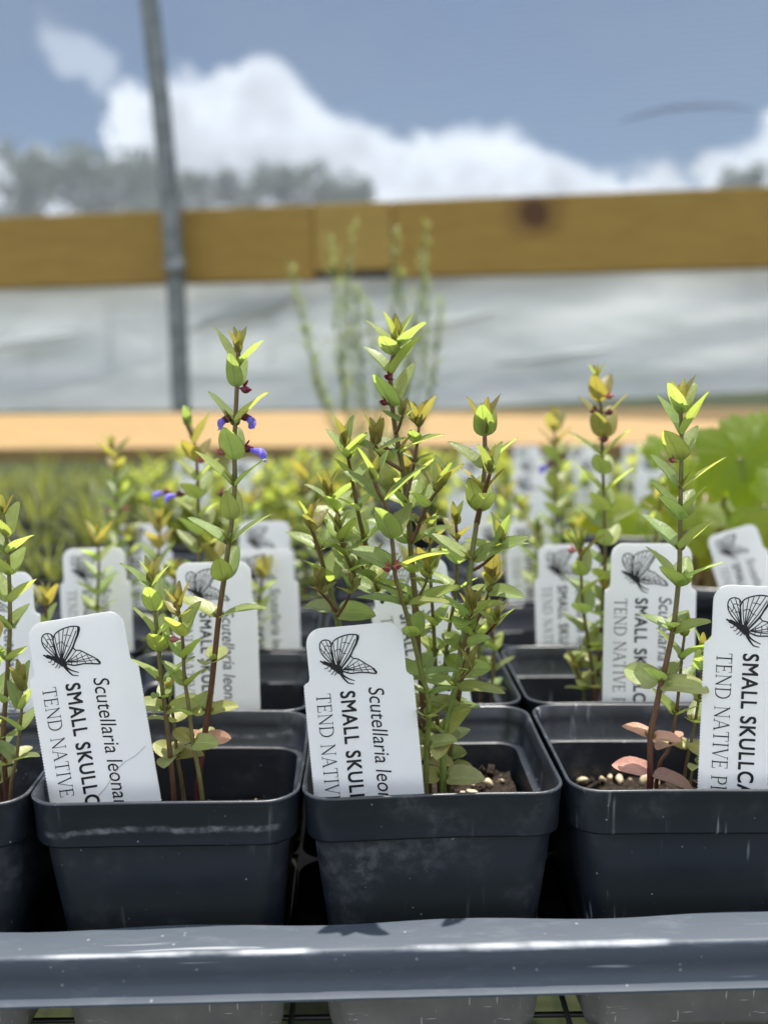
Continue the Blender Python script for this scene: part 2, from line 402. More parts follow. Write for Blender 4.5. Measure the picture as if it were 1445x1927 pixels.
M_bark = mat_plain('tree_bark', (.10, .075, .05), .9, .2, 6, .4)

# ------------------------------------------------------------------ ground
mb = MB()
nx = 40
xs = [-3000, -400, -60, -10] + [-3 + i * .3 for i in range(21)] + [10, 60, 400, 3000]
ys = [-200, -20, -3] + [-1 + i * .3 for i in range(16)] + [6, 10, 40, 300, 3000]
b = mb.add([(x, y, .012 * mnoise.noise(Vector((x * 3, y * 3, 0))) if abs(x) < 5 and -2 < y < 5 else 0) for y in ys for x in xs])
for j in range(len(ys) - 1):
    for i in range(len(xs) - 1):
        k = b + j * len(xs) + i; mb.face((k, k + 1, k + 1 + len(xs), k + len(xs)))
tag(mb.build('ground', M_ground), kind='structure')
mb = MB()
def blade(mb, base, az, L, w, lean, mat=0, tint=None, seg=3):
    d = Vector((math.cos(az), math.sin(az), 0)); s = Vector((-d.y, d.x, 0)); p = Vector(base); prev = None
    tint = tint or (.75 + .5 * rng.random(),) * 3 + (1,)
    for k in range(seg + 1):
        t = k / seg; ww = w * (1 - t ** 1.6) * .5 + 1e-5
        a = [p - s * ww, p + s * ww]; bi = mb.add(a)
        if prev is not None: mb.face((prev, prev + 1, bi + 1, bi), mat, [(t - 1 / seg, 0), (t - 1 / seg, 1), (t, 1), (t, 0)], [tint] * 4)
        prev = bi
        ang = lean * (t + .2)
        p = p + (d * math.sin(ang) + Vector((0, 0, 1)) * math.cos(ang)) * (L / seg)
for i in range(2600):
    x = rng.uniform(-.35, .45); y = rng.uniform(1.2, 1.8)
    blade(mb, (x, y, 0), rng.uniform(0, 6.28), rng.uniform(.04, .12), rng.uniform(.003, .006), rng.uniform(.1, .9), 0, None, 2)
for i in range(2500):
    x = rng.uniform(-3, 3); y = rng.uniform(2.2, 5)
    blade(mb, (x, y, 0), rng.uniform(0, 6.28), rng.uniform(.06, .2), rng.uniform(.005, .01), rng.uniform(.1, .9), 0, None, 2)
tag(mb.build('grass', M_blade), 'green grass growing on the ground under and beyond the bench', 'grass', kind='stuff')

# ------------------------------------------------------------------ far trees seen through the netting
def crown_mesh(seed, n):
    r = random.Random(seed); mb = MB()
    cl = []
    for k in range(16):
        a = r.uniform(0, 6.28); rr = r.random() ** .5 * .9
        z = r.uniform(-.8, .9); s = math.sqrt(max(.12, 1 - (z * .85) ** 2))
        cl.append((Vector((math.cos(a) * rr * s, math.sin(a) * rr * s, z)), r.uniform(.28, .5)))
    for i in range(n):
        c, rad = r.choice(cl)
        p = c + Vector((r.gauss(0, 1), r.gauss(0, 1), r.gauss(0, .8))).normalized() * rad * r.random() ** .4
        nrm = Vector((r.gauss(0, 1), r.gauss(0, 1), r.gauss(.3, 1))).normalized()
        u = nrm.orthogonal().normalized(); w = nrm.cross(u); s = r.uniform(.05, .11)
        t = .6 + .8 * r.random(); col = [(t, t, t, 1)] * 4
        bi = mb.add([p - u * s, p - w * s * .6, p + u * s, p + w * s * .6]); mb.face((bi, bi + 1, bi + 2, bi + 3), 0, [(0, .5), (.5, 0), (1, .5), (.5, 1)], col)
    return mb.mesh('crown', M_tree, False)
crowns = [crown_mesh(s, 1900) for s in (1, 2, 3)]
def trunk_mesh():
    mb = MB(); mb.tube([(0, 0, 0), (.05, 0, .4), (0, .05, .75), (.02, 0, 1.1)], [.06, .05, .035, .015], 8)
    for a in (0.3, 2.2, 4.1, 5.3):
        mb.tube([(.03, .02, .5 + a * .05), (.25 * math.cos(a), .25 * math.sin(a), .85 + a * .02)], [.022, .008], 6)
    return mb.mesh('trunk', M_bark)
trunkm = trunk_mesh()
TREES = [  # px of the crown centre, px of the top, px half width, distance, crown no.
    (35, 306, 62, 48, 0, 'round grey-green tree at the left end above the timber rail'),
    (188, 282, 78, 46, 1, 'tallest dark grey-green tree, just left of the steel pipe'),
    (285, 318, 45, 55, 2, 'small tree right behind the leaning steel pipe'),
    (372, 335, 38, 60, 0, 'low tree just right of the steel pipe'),
    (432, 318, 30, 62, 1, 'narrow tree standing second to the right of the steel pipe'),
    (500, 325, 48, 60, 2, 'bushy tree under the highest cloud'),
    (572, 318, 42, 58, 0, 'rounded tree just right of the highest cloud dome'),
    (640, 322, 50, 60, 1, 'broad low tree above the timber splice'),
    (1412, 326, 45, 60, 2, 'low green tree at the right end above the timber rail'),
]
for i, (px, py, hw, Y, k, lab) in enumerate(TREES):
    top = at(px, py, Y); g = Vector((top.x, top.y, 0)); hh = top.z; s = mpp(Y) * hw
    r = empty('tree', g); tag(r, lab, 'tree', 'trees beyond the netting')
    t = link('trunk', trunkm, r); t.scale = (s * .9, s * .9, hh / 1.15 * .93)
    c = link('crown', crowns[k], r); c.scale = (s * 1.15, s * 1.15, s * 1.35); c.location = (0, 0, hh - s * (1.0 if i < 3 else 1.15)); c.rotation_euler = (0, 0, i * 1.3)

# ------------------------------------------------------------------ side wall of the tunnel: rail, netting, film, pipe, plank
WYAW = R(-9.5)                       # right end nearer
WO = at(722, 450, 1.86)              # a point on the front face of the rail
wdir = Vector((math.cos(WYAW), math.sin(WYAW), 0)); wn = Vector((wdir.y, -wdir.x, 0))   # wn points to the camera
def wall_pt(px, py, off=0.0):
    """point seen at that pixel on the wall plane moved off metres toward the camera"""
    d = ray(px, py); o = WO + wn * off
    t = (o - CAM).dot(wn) / d.dot(wn); return CAM + d * t
def wl(p):                           # -> wall-local (along, height)
    return (p - WO).dot(wdir), p.z
rotW = Matrix.Rotation(WYAW, 3, 'Z')
zt = wall_pt(722, 378).z; zb = wall_pt(722, 522).z
zmid, hz = (zt + zb) / 2, (zt - zb) / 2
def wall_box(name, x0, x1, z0, z1, d0, d1, mat, bevel=.004):
    c = (x0 + x1) / 2
    mb = MB(); mb.box((0, 0, 0), ((x1 - x0) / 2, (d1 - d0) / 2, (z1 - z0) / 2))
    o = mb.build(name, mat, None, False)
    p = WO + wdir * c + wn * (-(d0 + d1) / 2); o.location = (p.x, p.y, (z0 + z1) / 2); o.rotation_euler = (0, 0, WYAW)
    if bevel:
        md = o.modifiers.new('bevel', 'BEVEL'); md.width = bevel; md.segments = 2
    return o
xsL, xsR = wl(wall_pt(590, 450))[0], wl(wall_pt(738, 450))[0]
kx = wl(wall_pt(1005, 400))
cR = (xsR + 2.2) / 2
M_rail = mat_wood('treated_pine', (.235, .148, .030), (.295, .195, .042))
M_railk = mat_wood('treated_pine_knotty', (.235, .148, .030), (.295, .195, .042), (kx[0] - cR, kx[1] - zmid))
M_block = mat_wood('splice_pine', (.28, .188, .046), (.325, .222, .056))
o = wall_box('timber_rail', -2.2, xsL, zmid - hz, zmid + hz, 0, .038, M_rail)
tag(o, 'brown timber rail running left of the pale splice behind the steel pipe', 'rail', 'timber rails of the tunnel side')
o = wall_box('timber_rail', xsR, 2.2, zmid - hz, zmid + hz, 0, .038, M_railk)
tag(o, 'brown timber rail with a dark round knot, right of the splice', 'rail', 'timber rails of the tunnel side')
o = wall_box('splice_block', xsL + .001, xsR - .001, zmid - hz * .80, zmid + hz * 1.0, -.002, .036, M_block)
tag(o, 'paler square timber block joining the two brown rails', 'timber block')
o = wall_box('dark_slot_strip', xsL + .004, xsR - .008, zmid - hz * .98, zmid - hz * .82, .004, .03, M_wire, .001)  # added black strip, stands in for the dark slot below the block
tag(o, 'dark flat strip filling the slot under the pale splice block', 'strip')
# netting above
def sheet(name, z0, z1, d, mat, disp, nx=160, nz=50, x0=-2.2, x1=2.2, lift=lambda x: 0.0):
    mb = MB(); b = mb.add([(x0 + (x1 - x0) * i / nx, disp(x0 + (x1 - x0) * i / nx, z0 + (z1 - z0) * j / nz), z0 + (z1 - z0) * j / nz + lift(x0 + (x1 - x0) * i / nx) * (1 - j / nz)) for j in range(nz + 1) for i in range(nx + 1)])
    for j in range(nz):
        for i in range(nx):
            k = b + j * (nx + 1) + i; mb.face((k, k + 1, k + nx + 2, k + nx + 1))
    o = mb.build(name, mat); p = WO - wn * d; o.location = (p.x, p.y, 0); o.rotation_euler = (0, 0, WYAW); return o
def dnet(x, z):
    return .006 * mnoise.noise(Vector((x * 2, z * 3, 3))) + .010 * math.exp(-((z - zt) * 9)) * mnoise.noise(Vector((x * 5, 0, 1)))
net = sheet('insect_netting', zt - .03, 1.62, .050, M_net, dnet)
tag(net, 'fine pale insect netting stretched above the timber rail', 'netting')
fp = [wall_pt(px, py, -.045) for px, py in ((1165, 228), (1200, 216), (1250, 203), (1310, 197), (1370, 197), (1425, 205))]
mb = MB(); mb.tube([net.matrix_basis.inverted() @ p for p in fp], [.001, .004, .005, .005, .004, .001], 6)
t = NT('netting_fold'); n = t.noise(40)
Mf = t.done(t.mixs(.45, t.transp(), t.bsdf((.30, .34, .44), .8, .1)))
mb.build('fold', Mf, net)
# film below, hanging loose in folds
def dfilm(x, z):
    s = (zb - z)
    f = .020 * mnoise.noise(Vector((x * 1.3 + z * 2.0, z * 9 - x * 1.6, .3))) + .008 * mnoise.noise(Vector((x * 1.6, z * 20 - x * 4, 2.3))) + .002 * mnoise.noise(Vector((x * 9, z * 40 + x * 6, 5)))
    return f * min(1, s * 12 + .1)
zf = wall_pt(722, 772).z
film = sheet('plastic_side_curtain', zf, zb + .03, .055, M_film, dfilm, 260, 90, lift=lambda x: max(0, x - .10) * .05)
for pp_, w_ in (([(352, 622), (400, 604), (450, 588), (510, 572), (566, 552)], .017), ([(-40, 652), (20, 648), (80, 640), (140, 628)], .012), ([(600, 640), (700, 622), (820, 612), (930, 590)], .010), ([(930, 686), (1040, 672), (1150, 655)], .007)):
    Q = catmull([wall_pt(x, y, -.022) for x, y in pp_], 6); mb = MB(); n = len(Q); lp = []
    for k, q in enumerate(Q):
        ww = w_ * math.sin(math.pi * (k + .4) / (n - .2)) ** .7 + .0005
        lp.append([film.matrix_basis.inverted() @ (q + Vector((0, 0, ww * a)) + wn * .0030 * c_) for a, c_ in ((-1, -1), (-.6, .3), (0, 1), (.6, .3), (1, -1))])
    mb.rings(lp, 0, False, False, False); mb.build('fold', M_film, film)
tag(film, 'loose wrinkled white plastic sheet hanging below the timber rail', 'plastic sheet')
# pipe in front of the rail
mb = MB(); pts = [wall_pt(272, -60, .035), wall_pt(281, 0, .035), wall_pt(303, 200, .035), wall_pt(322, 400, .035), wall_pt(330, 520, .035), wall_pt(336, 650, .035), wall_pt(342, 800, .035), wall_pt(347, 960, .035), wall_pt(352, 1180, .035)]
d = (pts[-1] - pts[-2]); pts.append(pts[-1] + d * (pts[-1].z / -d.z) * 1.02)
pr = empty('steel_pipe', (pts[-1].x, pts[-1].y, 0)); tag(pr, 'grey galvanised steel pipe leaning in front of the timber rail', 'pipe')
loc = [p - Vector((pts[-1].x, pts[-1].y, 0)) for p in pts]
mb.tube(loc, .0172, 20); mb.build('tube', M_galv, pr)
pc = wall_pt(329, 505, .035) - Vector((pts[-1].x, pts[-1].y, 0))
mb = MB(); ax = (pts[3] - pts[4]).normalized(); mb.tube([pc - ax * .016, pc + ax * .016], .0184, 20); mb.build('clamp', M_galv, pr)
# sunlit plank lying tilted in front of the curtain
a0, a1 = at(722, 838, 1.52), at(722, 772, 1.70)
mb = MB(); pl = (a1 - a0); up = Vector((0, -pl.z, pl.y)).normalized(); PY = R(-3)
o = None
bx = MB(); bx.box((0, 0, 0), (1.6, pl.length / 2, .012))
o = bx.build('wooden_plank', M_plank, None, False); c = (a0 + a1) / 2
o.location = c - up * .012; o.rotation_euler = (math.atan2(pl.z, math.hypot(pl.x, pl.y)), 0, PY)
md = o.modifiers.new('bevel', 'BEVEL'); md.width = .003; md.segments = 2
tag(o, 'long sunlit pale wooden plank lying below the plastic sheet', 'plank')
for px in (-250, 1700):
    q = at(px, 800, 1.62); mb = MB(); zz = (c - up * .05).z
    mb.box((0, 0, zz / 2), (.03, .03, zz / 2)); s = mb.build('plank_stake', M_rail, None, False); s.location = (q.x, q.y, 0)
    tag(s, 'short timber stake under the sunlit plank', 'stake', 'stakes under the plank')

# ------------------------------------------------------------------ bench of wire mesh
ZB = .366
bench = empty('mesh_bench', (0, .9, 0)); tag(bench, 'low bench of black welded wire mesh carrying the trays', 'bench')
mb = MB()
for i in range(72):
    x = -.9 + i * .0254; mb.tube([(x, -.64, ZB - .0015), (x, .56, ZB - .0015)], .0011, 5)
for j in range(48):
    y = -.63 + j * .0254; mb.tube([(-.92, y, ZB - .0037), (.92, y, ZB - .0037)], .0011, 5)
mb.build('wire_mesh', M_wire, bench)
for x in (-.93, .93):
    mb = MB(); mb.box((x, -.04, ZB - .02), (.012, .61, .018)); mb.build('frame_rail', M_wire, bench, False)
    for y in (-.6, .5):
        mb = MB(); mb.box((x, y, (ZB - .038) / 2), (.014, .014, (ZB - .038) / 2)); mb.build('leg', M_wire, bench, False)

# ------------------------------------------------------------------ pots
W = .0892; PIT = .0908; RIMZ = .460; PH = .086; SOIL = .0355
TROT = R(1.3)
FC = at(818, 1500, .3195); FC.z = RIMZ       # front edge centre of the middle front pot
td = Vector((math.cos(TROT), math.sin(TROT), 0)); tn = Vector((-math.sin(TROT), math.cos(TROT), 0))
def grid(c, r, extra=0.0):
    p = FC + td * (c * PIT) + tn * (W / 2 + r * PIT + (0.006 if r >= 3 else 0) + extra); return Vector((p.x, p.y, RIMZ - PH))
def rsq(h, rad, z, n=7):
    out = []
    for q, (sx, sy) in enumerate(((1, 1), (-1, 1), (-1, -1), (1, -1))):
        for k in range(n):
            a = math.pi / 2 * (q + k / (n - 1)); out.append(Vector((sx * (h - rad) + rad * math.cos(a), sy * (h - rad) + rad * math.sin(a), z)))
    # subdivide the flats
    res = []
    for i in range(len(out)):
        p, q = out[i], out[(i + 1) % len(out)]; res.append(p)
        if (q - p).length > h * .5:
            for s in (.25, .5, .75): res.append(p.lerp(q, s))
    return res
H = W / 2
def pot_meshes(mat, seed):
    r = random.Random(seed)
    def bow(loop, amt, z):               # thin plastic walls bow a little
        out = []
        for p in loop:
            k = math.cos(p.x / H * 1.4) * math.copysign(1, p.y) if abs(p.y) > abs(p.x) else 0
            k2 = math.cos(p.y / H * 1.4) * math.copysign(1, p.x) if abs(p.x) >= abs(p.y) else 0
            out.append(Vector((p.x + k2 * amt, p.y + k * amt, p.z + (.0006 * math.sin(p.x * 40 + seed) if z else 0))))
        return out
    rim = MB(); a = r.uniform(-.0008, .0012)
    L = [(H - .0034, .0085, PH - .0158), (H - .0012, .0105, PH - .0162), (H - .0008, .0108, PH - .0154), (H - .0004, .011, PH - .006), (H, .0112, PH - .0016), (H + .0004, .0116, PH - .0008),
         (H + .0003, .0116, PH - .0001), (H - .0006, .011, PH), (H - .0010, .0106, PH - .0006), (H - .0016, .0102, PH - .006), (H - .0022, .0098, PH - .0138), (H - .0034, .0090, PH - .0146), (H - .0050, .0082, PH - .0150)]
    rim.rings([bow(rsq(h, rd, z), a, 1) for h, rd, z in L])
    body = MB()
    B = [(H - .0032, .0090, PH - .0156), (H - .0042, .0090, PH - .025), (H - .0072, .0095, PH - .052), (H - .0100, .0100, .004), (H - .0112, .0100, .0012), (H - .0125, .009, 0), (H - .03, .009, .0002),
         (H - .03, .009, .0014), (H - .0125, .009, .0016), (H - .0112, .0095, .004), (H - .0085, .009, PH - .052), (H - .0055, .0085, PH - .025), (H - .0046, .0082, PH - .0153)]
    body.rings([bow(rsq(h, rd, z), a * .5, 0) for h, rd, z in B])
    body.rings([rsq(H - .03, .009, .0008), [Vector((0, 0, .0008))] * len(rsq(H, .01, 0))])
    return rim.mesh('rim', mat, True, False), body.mesh('body', mat, True, False)
PM = {'plain': pot_meshes(M_pot, 1), 'mark': pot_meshes(M_pot_w, 2), 'streak': pot_meshes(M_pot_s, 3)}
def soil_mesh(seed, mat):
    r = random.Random(seed); mb = MB(); n = 22; h = H - .0098
    b = mb.add([((i / n * 2 - 1) * h, (j / n * 2 - 1) * h, .0028 * mnoise.noise(Vector((i * .55 + seed * 7, j * .55, 1))) + .0016 * mnoise.noise(Vector((i * 1.7, j * 1.7 + seed, 4)))) for j in range(n + 1) for i in range(n + 1)])
    for j in range(n):
        for i in range(n):
            k = b + j * (n + 1) + i; mb.face((k, k + 1, k + n + 2, k + n + 1))
    for i in range(70):                # bark crumbs in the mix
        c = Vector((r.uniform(-h, h) * .95, r.uniform(-h, h) * .95, .0012)); s = r.uniform(.0006, .0019)
        rot = Matrix.Rotation(r.uniform(0, 3), 3, 'X') @ Matrix.Rotation(r.uniform(0, 6), 3, 'Z')
        mb.box(c, (s * r.uniform(.6, 1.6), s * .7, s * .5), rot)
    return mb.mesh('potting_soil', mat, False)
soils = [soil_mesh(s, M_soil) for s in (1, 2, 3)]
ROWW = ['front', 'second', 'third', 'fourth', 'fifth']
COLW = {-2: 'leftmost', -1: 'second from left', 0: 'third from left', 1: 'rightmost'}
POTDESC = {(0, -1): 'black pot with whitish lime mark on its collar', (0, 0): 'clean black pot below the middle plant tag',
           (0, 1): 'black pot with pale water streaks down its side', (0, -2): 'black square pot cut off by the left edge'}
jr = random.Random(5)
for r_ in range(5):
    for c_ in range(-2, 2):
        p = grid(c_, r_)
        kind = 'mark' if (r_, c_) == (0, -1) else 'streak' if (r_, c_) in ((0, 1), (1, 1), (1, -1)) else 'plain'
        rt = TROT + (jr.uniform(-.012, .012) if r_ else 0)
        rmm, bm_ = PM[kind]
        o = empty('square_pot', p, (0, 0, rt))
        lab = (POTDESC.get((r_, c_)) or 'black square pot') + ', ' + (COLW[c_] + ' in the ' + ROWW[r_] + ' row' if r_ else ROWW[0] + ' row of the tray')
        tag(o, lab, 'pot', 'black square pots in the trays')
        link('body', bm_, o); link('rim', rmm, o)
        s = link('potting_soil', soils[(r_ + c_) % 3], None, (p.x, p.y, RIMZ - SOIL + (.0105 if (r_, c_) == (0, 0) else .005 if (r_, c_) == (0, 1) else 0))); s.rotation_euler = (0, 0, rt + (r_ + c_) % 4 * math.pi / 2)
        s.scale = (1.05, 1.05, 1.3) if r_ == 0 and c_ >= 0 else (1, 1, 1); tag(s, 'dark potting mix filling the ' + COLW[c_] + ' pot of the ' + ROWW[r_] + ' row', 'soil', None, 'stuff')

# pebbles / perlite lumps
peb = MB(); pr_ = random.Random(3)
ico = bmesh.new(); bmesh.ops.create_icosphere(ico, subdivisions=2, radius=1)
def pebble_mesh(seed):
    mb = MB(); b = mb.add([v.co * (1 + .62 * mnoise.noise(v.co * 1.1 + Vector((seed * 5, 0, 0))) + .16 * mnoise.noise(v.co * 3.1 + Vector((0, seed * 3, 0)))) for v in ico.verts])
    for f in ico.faces: mb.face([b + v.index for v in f.verts])
    return mb.mesh('pebble', M_pebble)
ico.verts.ensure_lookup_table(); pebs = [pebble_mesh(i) for i in range(4)]
PEB = [(408, 1494, .330, 9, 'cream pebble behind the rim of the lime-marked pot'), (426, 1492, .334, 10, 'tan pebble, right one behind the rim of the lime-marked pot'),
       (917, 1473, .362, 14, 'largest cream pebble on the soil of the middle front pot'), (888, 1492, .345, 13, 'tan lump just right of the low leaf in the middle pot'),
       (870, 1496, .342, 10, 'small brown lump between two low leaves in the middle pot'), (965, 1432, .392, 9, 'pale pebble at the back of the middle front pot'),
       (1096, 1468, .342, 13, 'leftmost cream pebble in the streaked front pot'), (1133, 1470, .340, 12, 'small cream pebble under the pink leaf in the streaked pot'),
       (1147, 1463, .350, 10, 'pebble behind the pink leaf tip in the streaked pot'), (1166, 1468, .340, 12, 'cream pebble under the middle of the pink leaf'), (1212, 1468, .343, 14, 'pale pebble at the foot of the tall red stem'), (1236, 1472, .340, 11, 'flat cream pebble right of the tall red stem'),
       (945, 1470, .352, 7, 'little brown crumb at the right in the middle pot'), (760 + 130, 1478, .36, 7, 'little pale crumb between the two bigger pebbles of the middle pot'),
       (1068, 1247, .455, 9, 'pale round pebble beside the pink leaf in the second row')]
for i, (px, py, Y, s, lab) in enumerate(PEB):
    d = ray(px, py); zs = RIMZ - SOIL + (.0120 if 700 < px < 1060 and py > 1400 else .0065 if px > 1060 and py > 1400 else .0015); t = (zs - CAM.z) / d.z; p = CAM + d * t; k = s * mpp(p.y) * .62
    o = link('pebble', pebs[i % 4], None, p); o.scale = (k * 1.25, k, k * .8); o.rotation_euler = (i, i * 2., i * 3.); tag(o, lab, 'pebble', 'pebbles on the potting mix')

# ------------------------------------------------------------------ shuttle trays
def tray(r0, r1, label, detail):
    fl = FC + td * (-2.5 * PIT) + tn * (r0 * PIT + (0.006 if r0 >= 3 else 0))
    ox, Z = fl, .4205
    root = empty('pot_tray', (fl.x, fl.y, Z), (0, 0, TROT)); tag(root, label, 'tray', 'plastic trays holding the pots')
    Wd = 4 * PIT; Dp = (r1 - r0 + 1) * PIT
    y0, y1, x0, x1 = -.0235, Dp + .008, -.020, Wd + .020
    # skirt running round the tray: profile (outwards offset, height)
    prof = [(-.0165, -.0012), (-.0150, .0000), (-.0013, -.0004), (-.0002, -.0007), (.0003, -.0013), (.0004, -.0070), (.0006, -.0098), (.0013, -.0116), (.0027, -.0131), (.0043, -.0141), (.0044, -.0148), (.0018, -.0142), (-.0004, -.0125), (-.0012, -.003), (-.0040, -.0018), (-.0160, -.0022)]
    mb = MB(); loops = []
    path = []
    nseg = 46
    for i in range(nseg): path.append((Vector((x0 + (x1 - x0) * i / nseg, y0, 0)), Vector((0, -1, 0))))
    for i in range(20): path.append((Vector((x1, y0 + (y1 - y0) * i / 20, 0)), Vector((1, 0, 0))))
    for i in range(nseg): path.append((Vector((x1 - (x1 - x0) * i / nseg, y1, 0)), Vector((0, 1, 0))))
    for i in range(20): path.append((Vector((x0, y1 - (y1 - y0) * i / 20, 0)), Vector((-1, 0, 0))))
    n = len(path)
    for i in range(n):
        p, nn = path[i]; pn = path[i - 1][1]; q = nn if nn == pn else (nn + pn)
        wob = .0009 * mnoise.noise(Vector((p.x * 14, p.y * 14, r0))) + .0006 * mnoise.noise(Vector((p.x * 50, p.y * 50, 2)))
        lp = []
        for k, (a, h) in enumerate(prof):
            sc_ = .0012 * math.sin(p.x * 2 * math.pi / PIT + 1.0) if k in (0, 1, 15) else 0    # scalloped inner edge between the pockets
            lp.append(p + q * (a + wob + sc_) + Vector((0, 0, h + wob * .6)))
        loops.append(lp)
    loops.append(loops[0])
    mb.rings(loops, 0, False, False, True); sk = mb.build('skirt', M_tray, root, True, True); auto_smooth(sk, 40)
    # deck webs between the pockets
    hh = .0785 / 2; mb = MB()
    def strip(xa, xb, ya, yb): mb.box(((xa + xb) / 2, (ya + yb) / 2, -.0225), ((xb - xa) / 2, (yb - ya) / 2, .0009))
    ye = y0 + .0160; yf = y1 - .0160
    cy = [W / 2 + k * PIT for k in range(r1 - r0 + 1)]; cx = [PIT / 2 + k * PIT for k in range(4)]
    ylines = [ye] + [c for y in cy for c in (y - hh, y + hh)] + [yf]
    for k in range(0, len(ylines), 2):
        if ylines[k + 1] > ylines[k]: strip(x0 + .016, x1 - .016, ylines[k], ylines[k + 1])
    xlines = [x0 + .016] + [c for x in cx for c in (x - hh, x + hh)] + [x1 - .016]
    for y in cy:
        for k in range(0, len(xlines), 2): strip(xlines[k], xlines[k + 1], y - hh, y + hh)
    mb.build('deck', M_deck, root, False)
    # pockets
    def pocket():
        mb = MB(); zb_ = ZB - Z + .0008
        lo_ = []
        for h, rd, z in ((.0392, .010, -.0228), (.0388, .010, -.025), (.0362, .010, zb_ + .004), (.035, .009, zb_), (.02, .008, zb_), (.02, .008, zb_ + .001), (.0345, .009, zb_ + .0012), (.0355, .01, zb_ + .004), (.0380, .010, -.025), (.0384, .010, -.0228)):
            ring = rsq(h, rd, z, 9); out = []
            for p in ring:
                a = .0010 * max(0, math.sin((p.x if abs(p.y) > abs(p.x) else p.y) * 2 * math.pi / .0165)) if h > .03 else 0
                out.append(Vector((p.x * (1 + a / h), p.y * (1 + a / h), p.z)))
            lo_.append(out)
        mb.rings(lo_[:5], 0); mb.rings(lo_[4:], 1); return mb.mesh('pocket', [M_pocket, M_deck])  # inner faces painted near-black as shade
    pk = pocket()
    for y in cy:
        for x in cx: link('pocket', pk, root, (x, y, 0))
    return root
tray(0, 2, 'nearest black plastic tray whose scuffed front edge crosses the foreground', True)
tray(3, 4, 'black plastic tray behind the nearest one, holding two rows of pots', False)

# ------------------------------------------------------------------ printed plant tags
S0 = .346 / F_PX                     # one photo pixel on the middle front tag, in metres
def tag_outline():
    pts = []; hw, bw, hh, body, rad = 91, 103.5, 103, 345, 30
    def arc(cx, cy, r, a0, a1, n=7):
        for k in range(n + 1):
            a = R(a0 + (a1 - a0) * k / n); pts.append((cx + r * math.cos(a), cy + r * math.sin(a)))
    # counter-clockwise from lower right, y up; shoulder line at y = 0
    k = 0; y = -body
    pts.append((bw, -body))
    yy = -body
    while yy < -8:                    # perforated edge: tiny teeth
        pts.append((bw + .9, yy + 2.2)); pts.append((bw - .9, yy + 5)); yy += 5.6
    pts += [(bw, -5), (bw - 3, -1), (bw - 9, 2), (hw + 1, 6), (hw, 12)]
    arc(hw - rad, hh - rad, rad, 0, 90)
    arc(-hw + rad, hh - rad, rad, 90, 180)
    pts += [(-hw, 12), (-hw - 1, 6), (-bw + 9, 2), (-bw + 3, -1), (-bw, -5)]
    yy = -8
    while yy > -body:
        pts.append((-bw + .9, yy - 2.6)); pts.append((-bw - .9, yy - 5)); yy -= 5.6
    pts.append((-bw, -body))
    return [(x * S0, y * S0) for x, y in pts]
def bow(x, z): return .0011 * (x / .019) ** 2 + .0007 * math.sin(z * 38 + .6)
def bent(me, cut=False):
    if cut:
        bm = bmesh.new(); bm.from_mesh(me)
        for i in range(-4, 5): bmesh.ops.bisect_plane(bm, geom=bm.verts[:] + bm.edges[:] + bm.faces[:], plane_co=(i * .0042, 0, 0), plane_no=(1, 0, 0))
        for i in range(-10, 4): bmesh.ops.bisect_plane(bm, geom=bm.verts[:] + bm.edges[:] + bm.faces[:], plane_co=(0, 0, i * .006 + .001), plane_no=(0, 0, 1))
        bm.to_mesh(me); bm.free()
    for v in me.vertices: v.co.y += bow(v.co.x, v.co.z)
    return me
def sheet_mesh():
    ol = tag_outline(); th = .00030; mb = MB(); n = len(ol)
    a = mb.add([(x, -th, y) for x, y in ol]); b = mb.add([(x, th, y) for x, y in ol])
    mb.face([a + i for i in range(n)]); mb.face([b + i for i in range(n)][::-1])
    for i in range(n): j = (i + 1) % n; mb.face((a + j, a + i, b + i, b + j))
    return bent(mb.mesh('sheet', M_tag, False), True)
SHEET = sheet_mesh(); TY = -.00042
def font_text(body, shear, off, u0, cap, v0, length):
    """text reading downwards: u0 = baseline (tag px from the left edge), v0 = start below the shoulder, length in tag px"""
    cu = bpy.data.curves.new('txt', 'FONT'); cu.body = body; cu.shear = shear; cu.space_character = 1.12 if off else 1.0; cu.size = 1; cu.resolution_u = 5
    ob = bpy.data.objects.new('txt', cu); COL.objects.link(ob); dg = bpy.context.evaluated_depsgraph_get(); dg.update()
    me = bpy.data.meshes.new_from_object(ob.evaluated_get(dg)); bpy.data.objects.remove(ob); bpy.data.curves.remove(cu)
    xs_ = [v.co.x for v in me.vertices]; ys_ = [v.co.y for v in me.vertices]
    x0, x1 = min(xs_), max(xs_); capm = max(ys_)
    if off:                            # bold: the same letters laid over themselves, a hair apart
        vs = [v.co.copy() for v in me.vertices]; fs = [tuple(p.vertices) for p in me.polygons]; V2 = []; F2 = []
        for li, (ox, oy) in enumerate(((0, 0), (off, off), (-off, off), (off, -off), (-off, -off), (off, 0), (-off, 0))):
            b = len(V2); V2 += [(v.x + ox, v.y + oy, li) for v in vs]; F2 += [tuple(b + i for i in f) for f in fs]
        me = bpy.data.meshes.new('t'); me.from_pydata(V2, [], F2); x0 -= off; x1 += off
    for v in me.vertices:
        lay_ = v.co.z * .000008
        tx = (v.co.x - x0) / (x1 - x0) * length; ty = v.co.y / capm * cap
        v.co = ((u0 + ty - 103.5) * S0, TY - lay_, (-(v0 + tx)) * S0)
    me.materials.clear(); me.materials.append(M_ink); me.name = 'printed_line'; return me
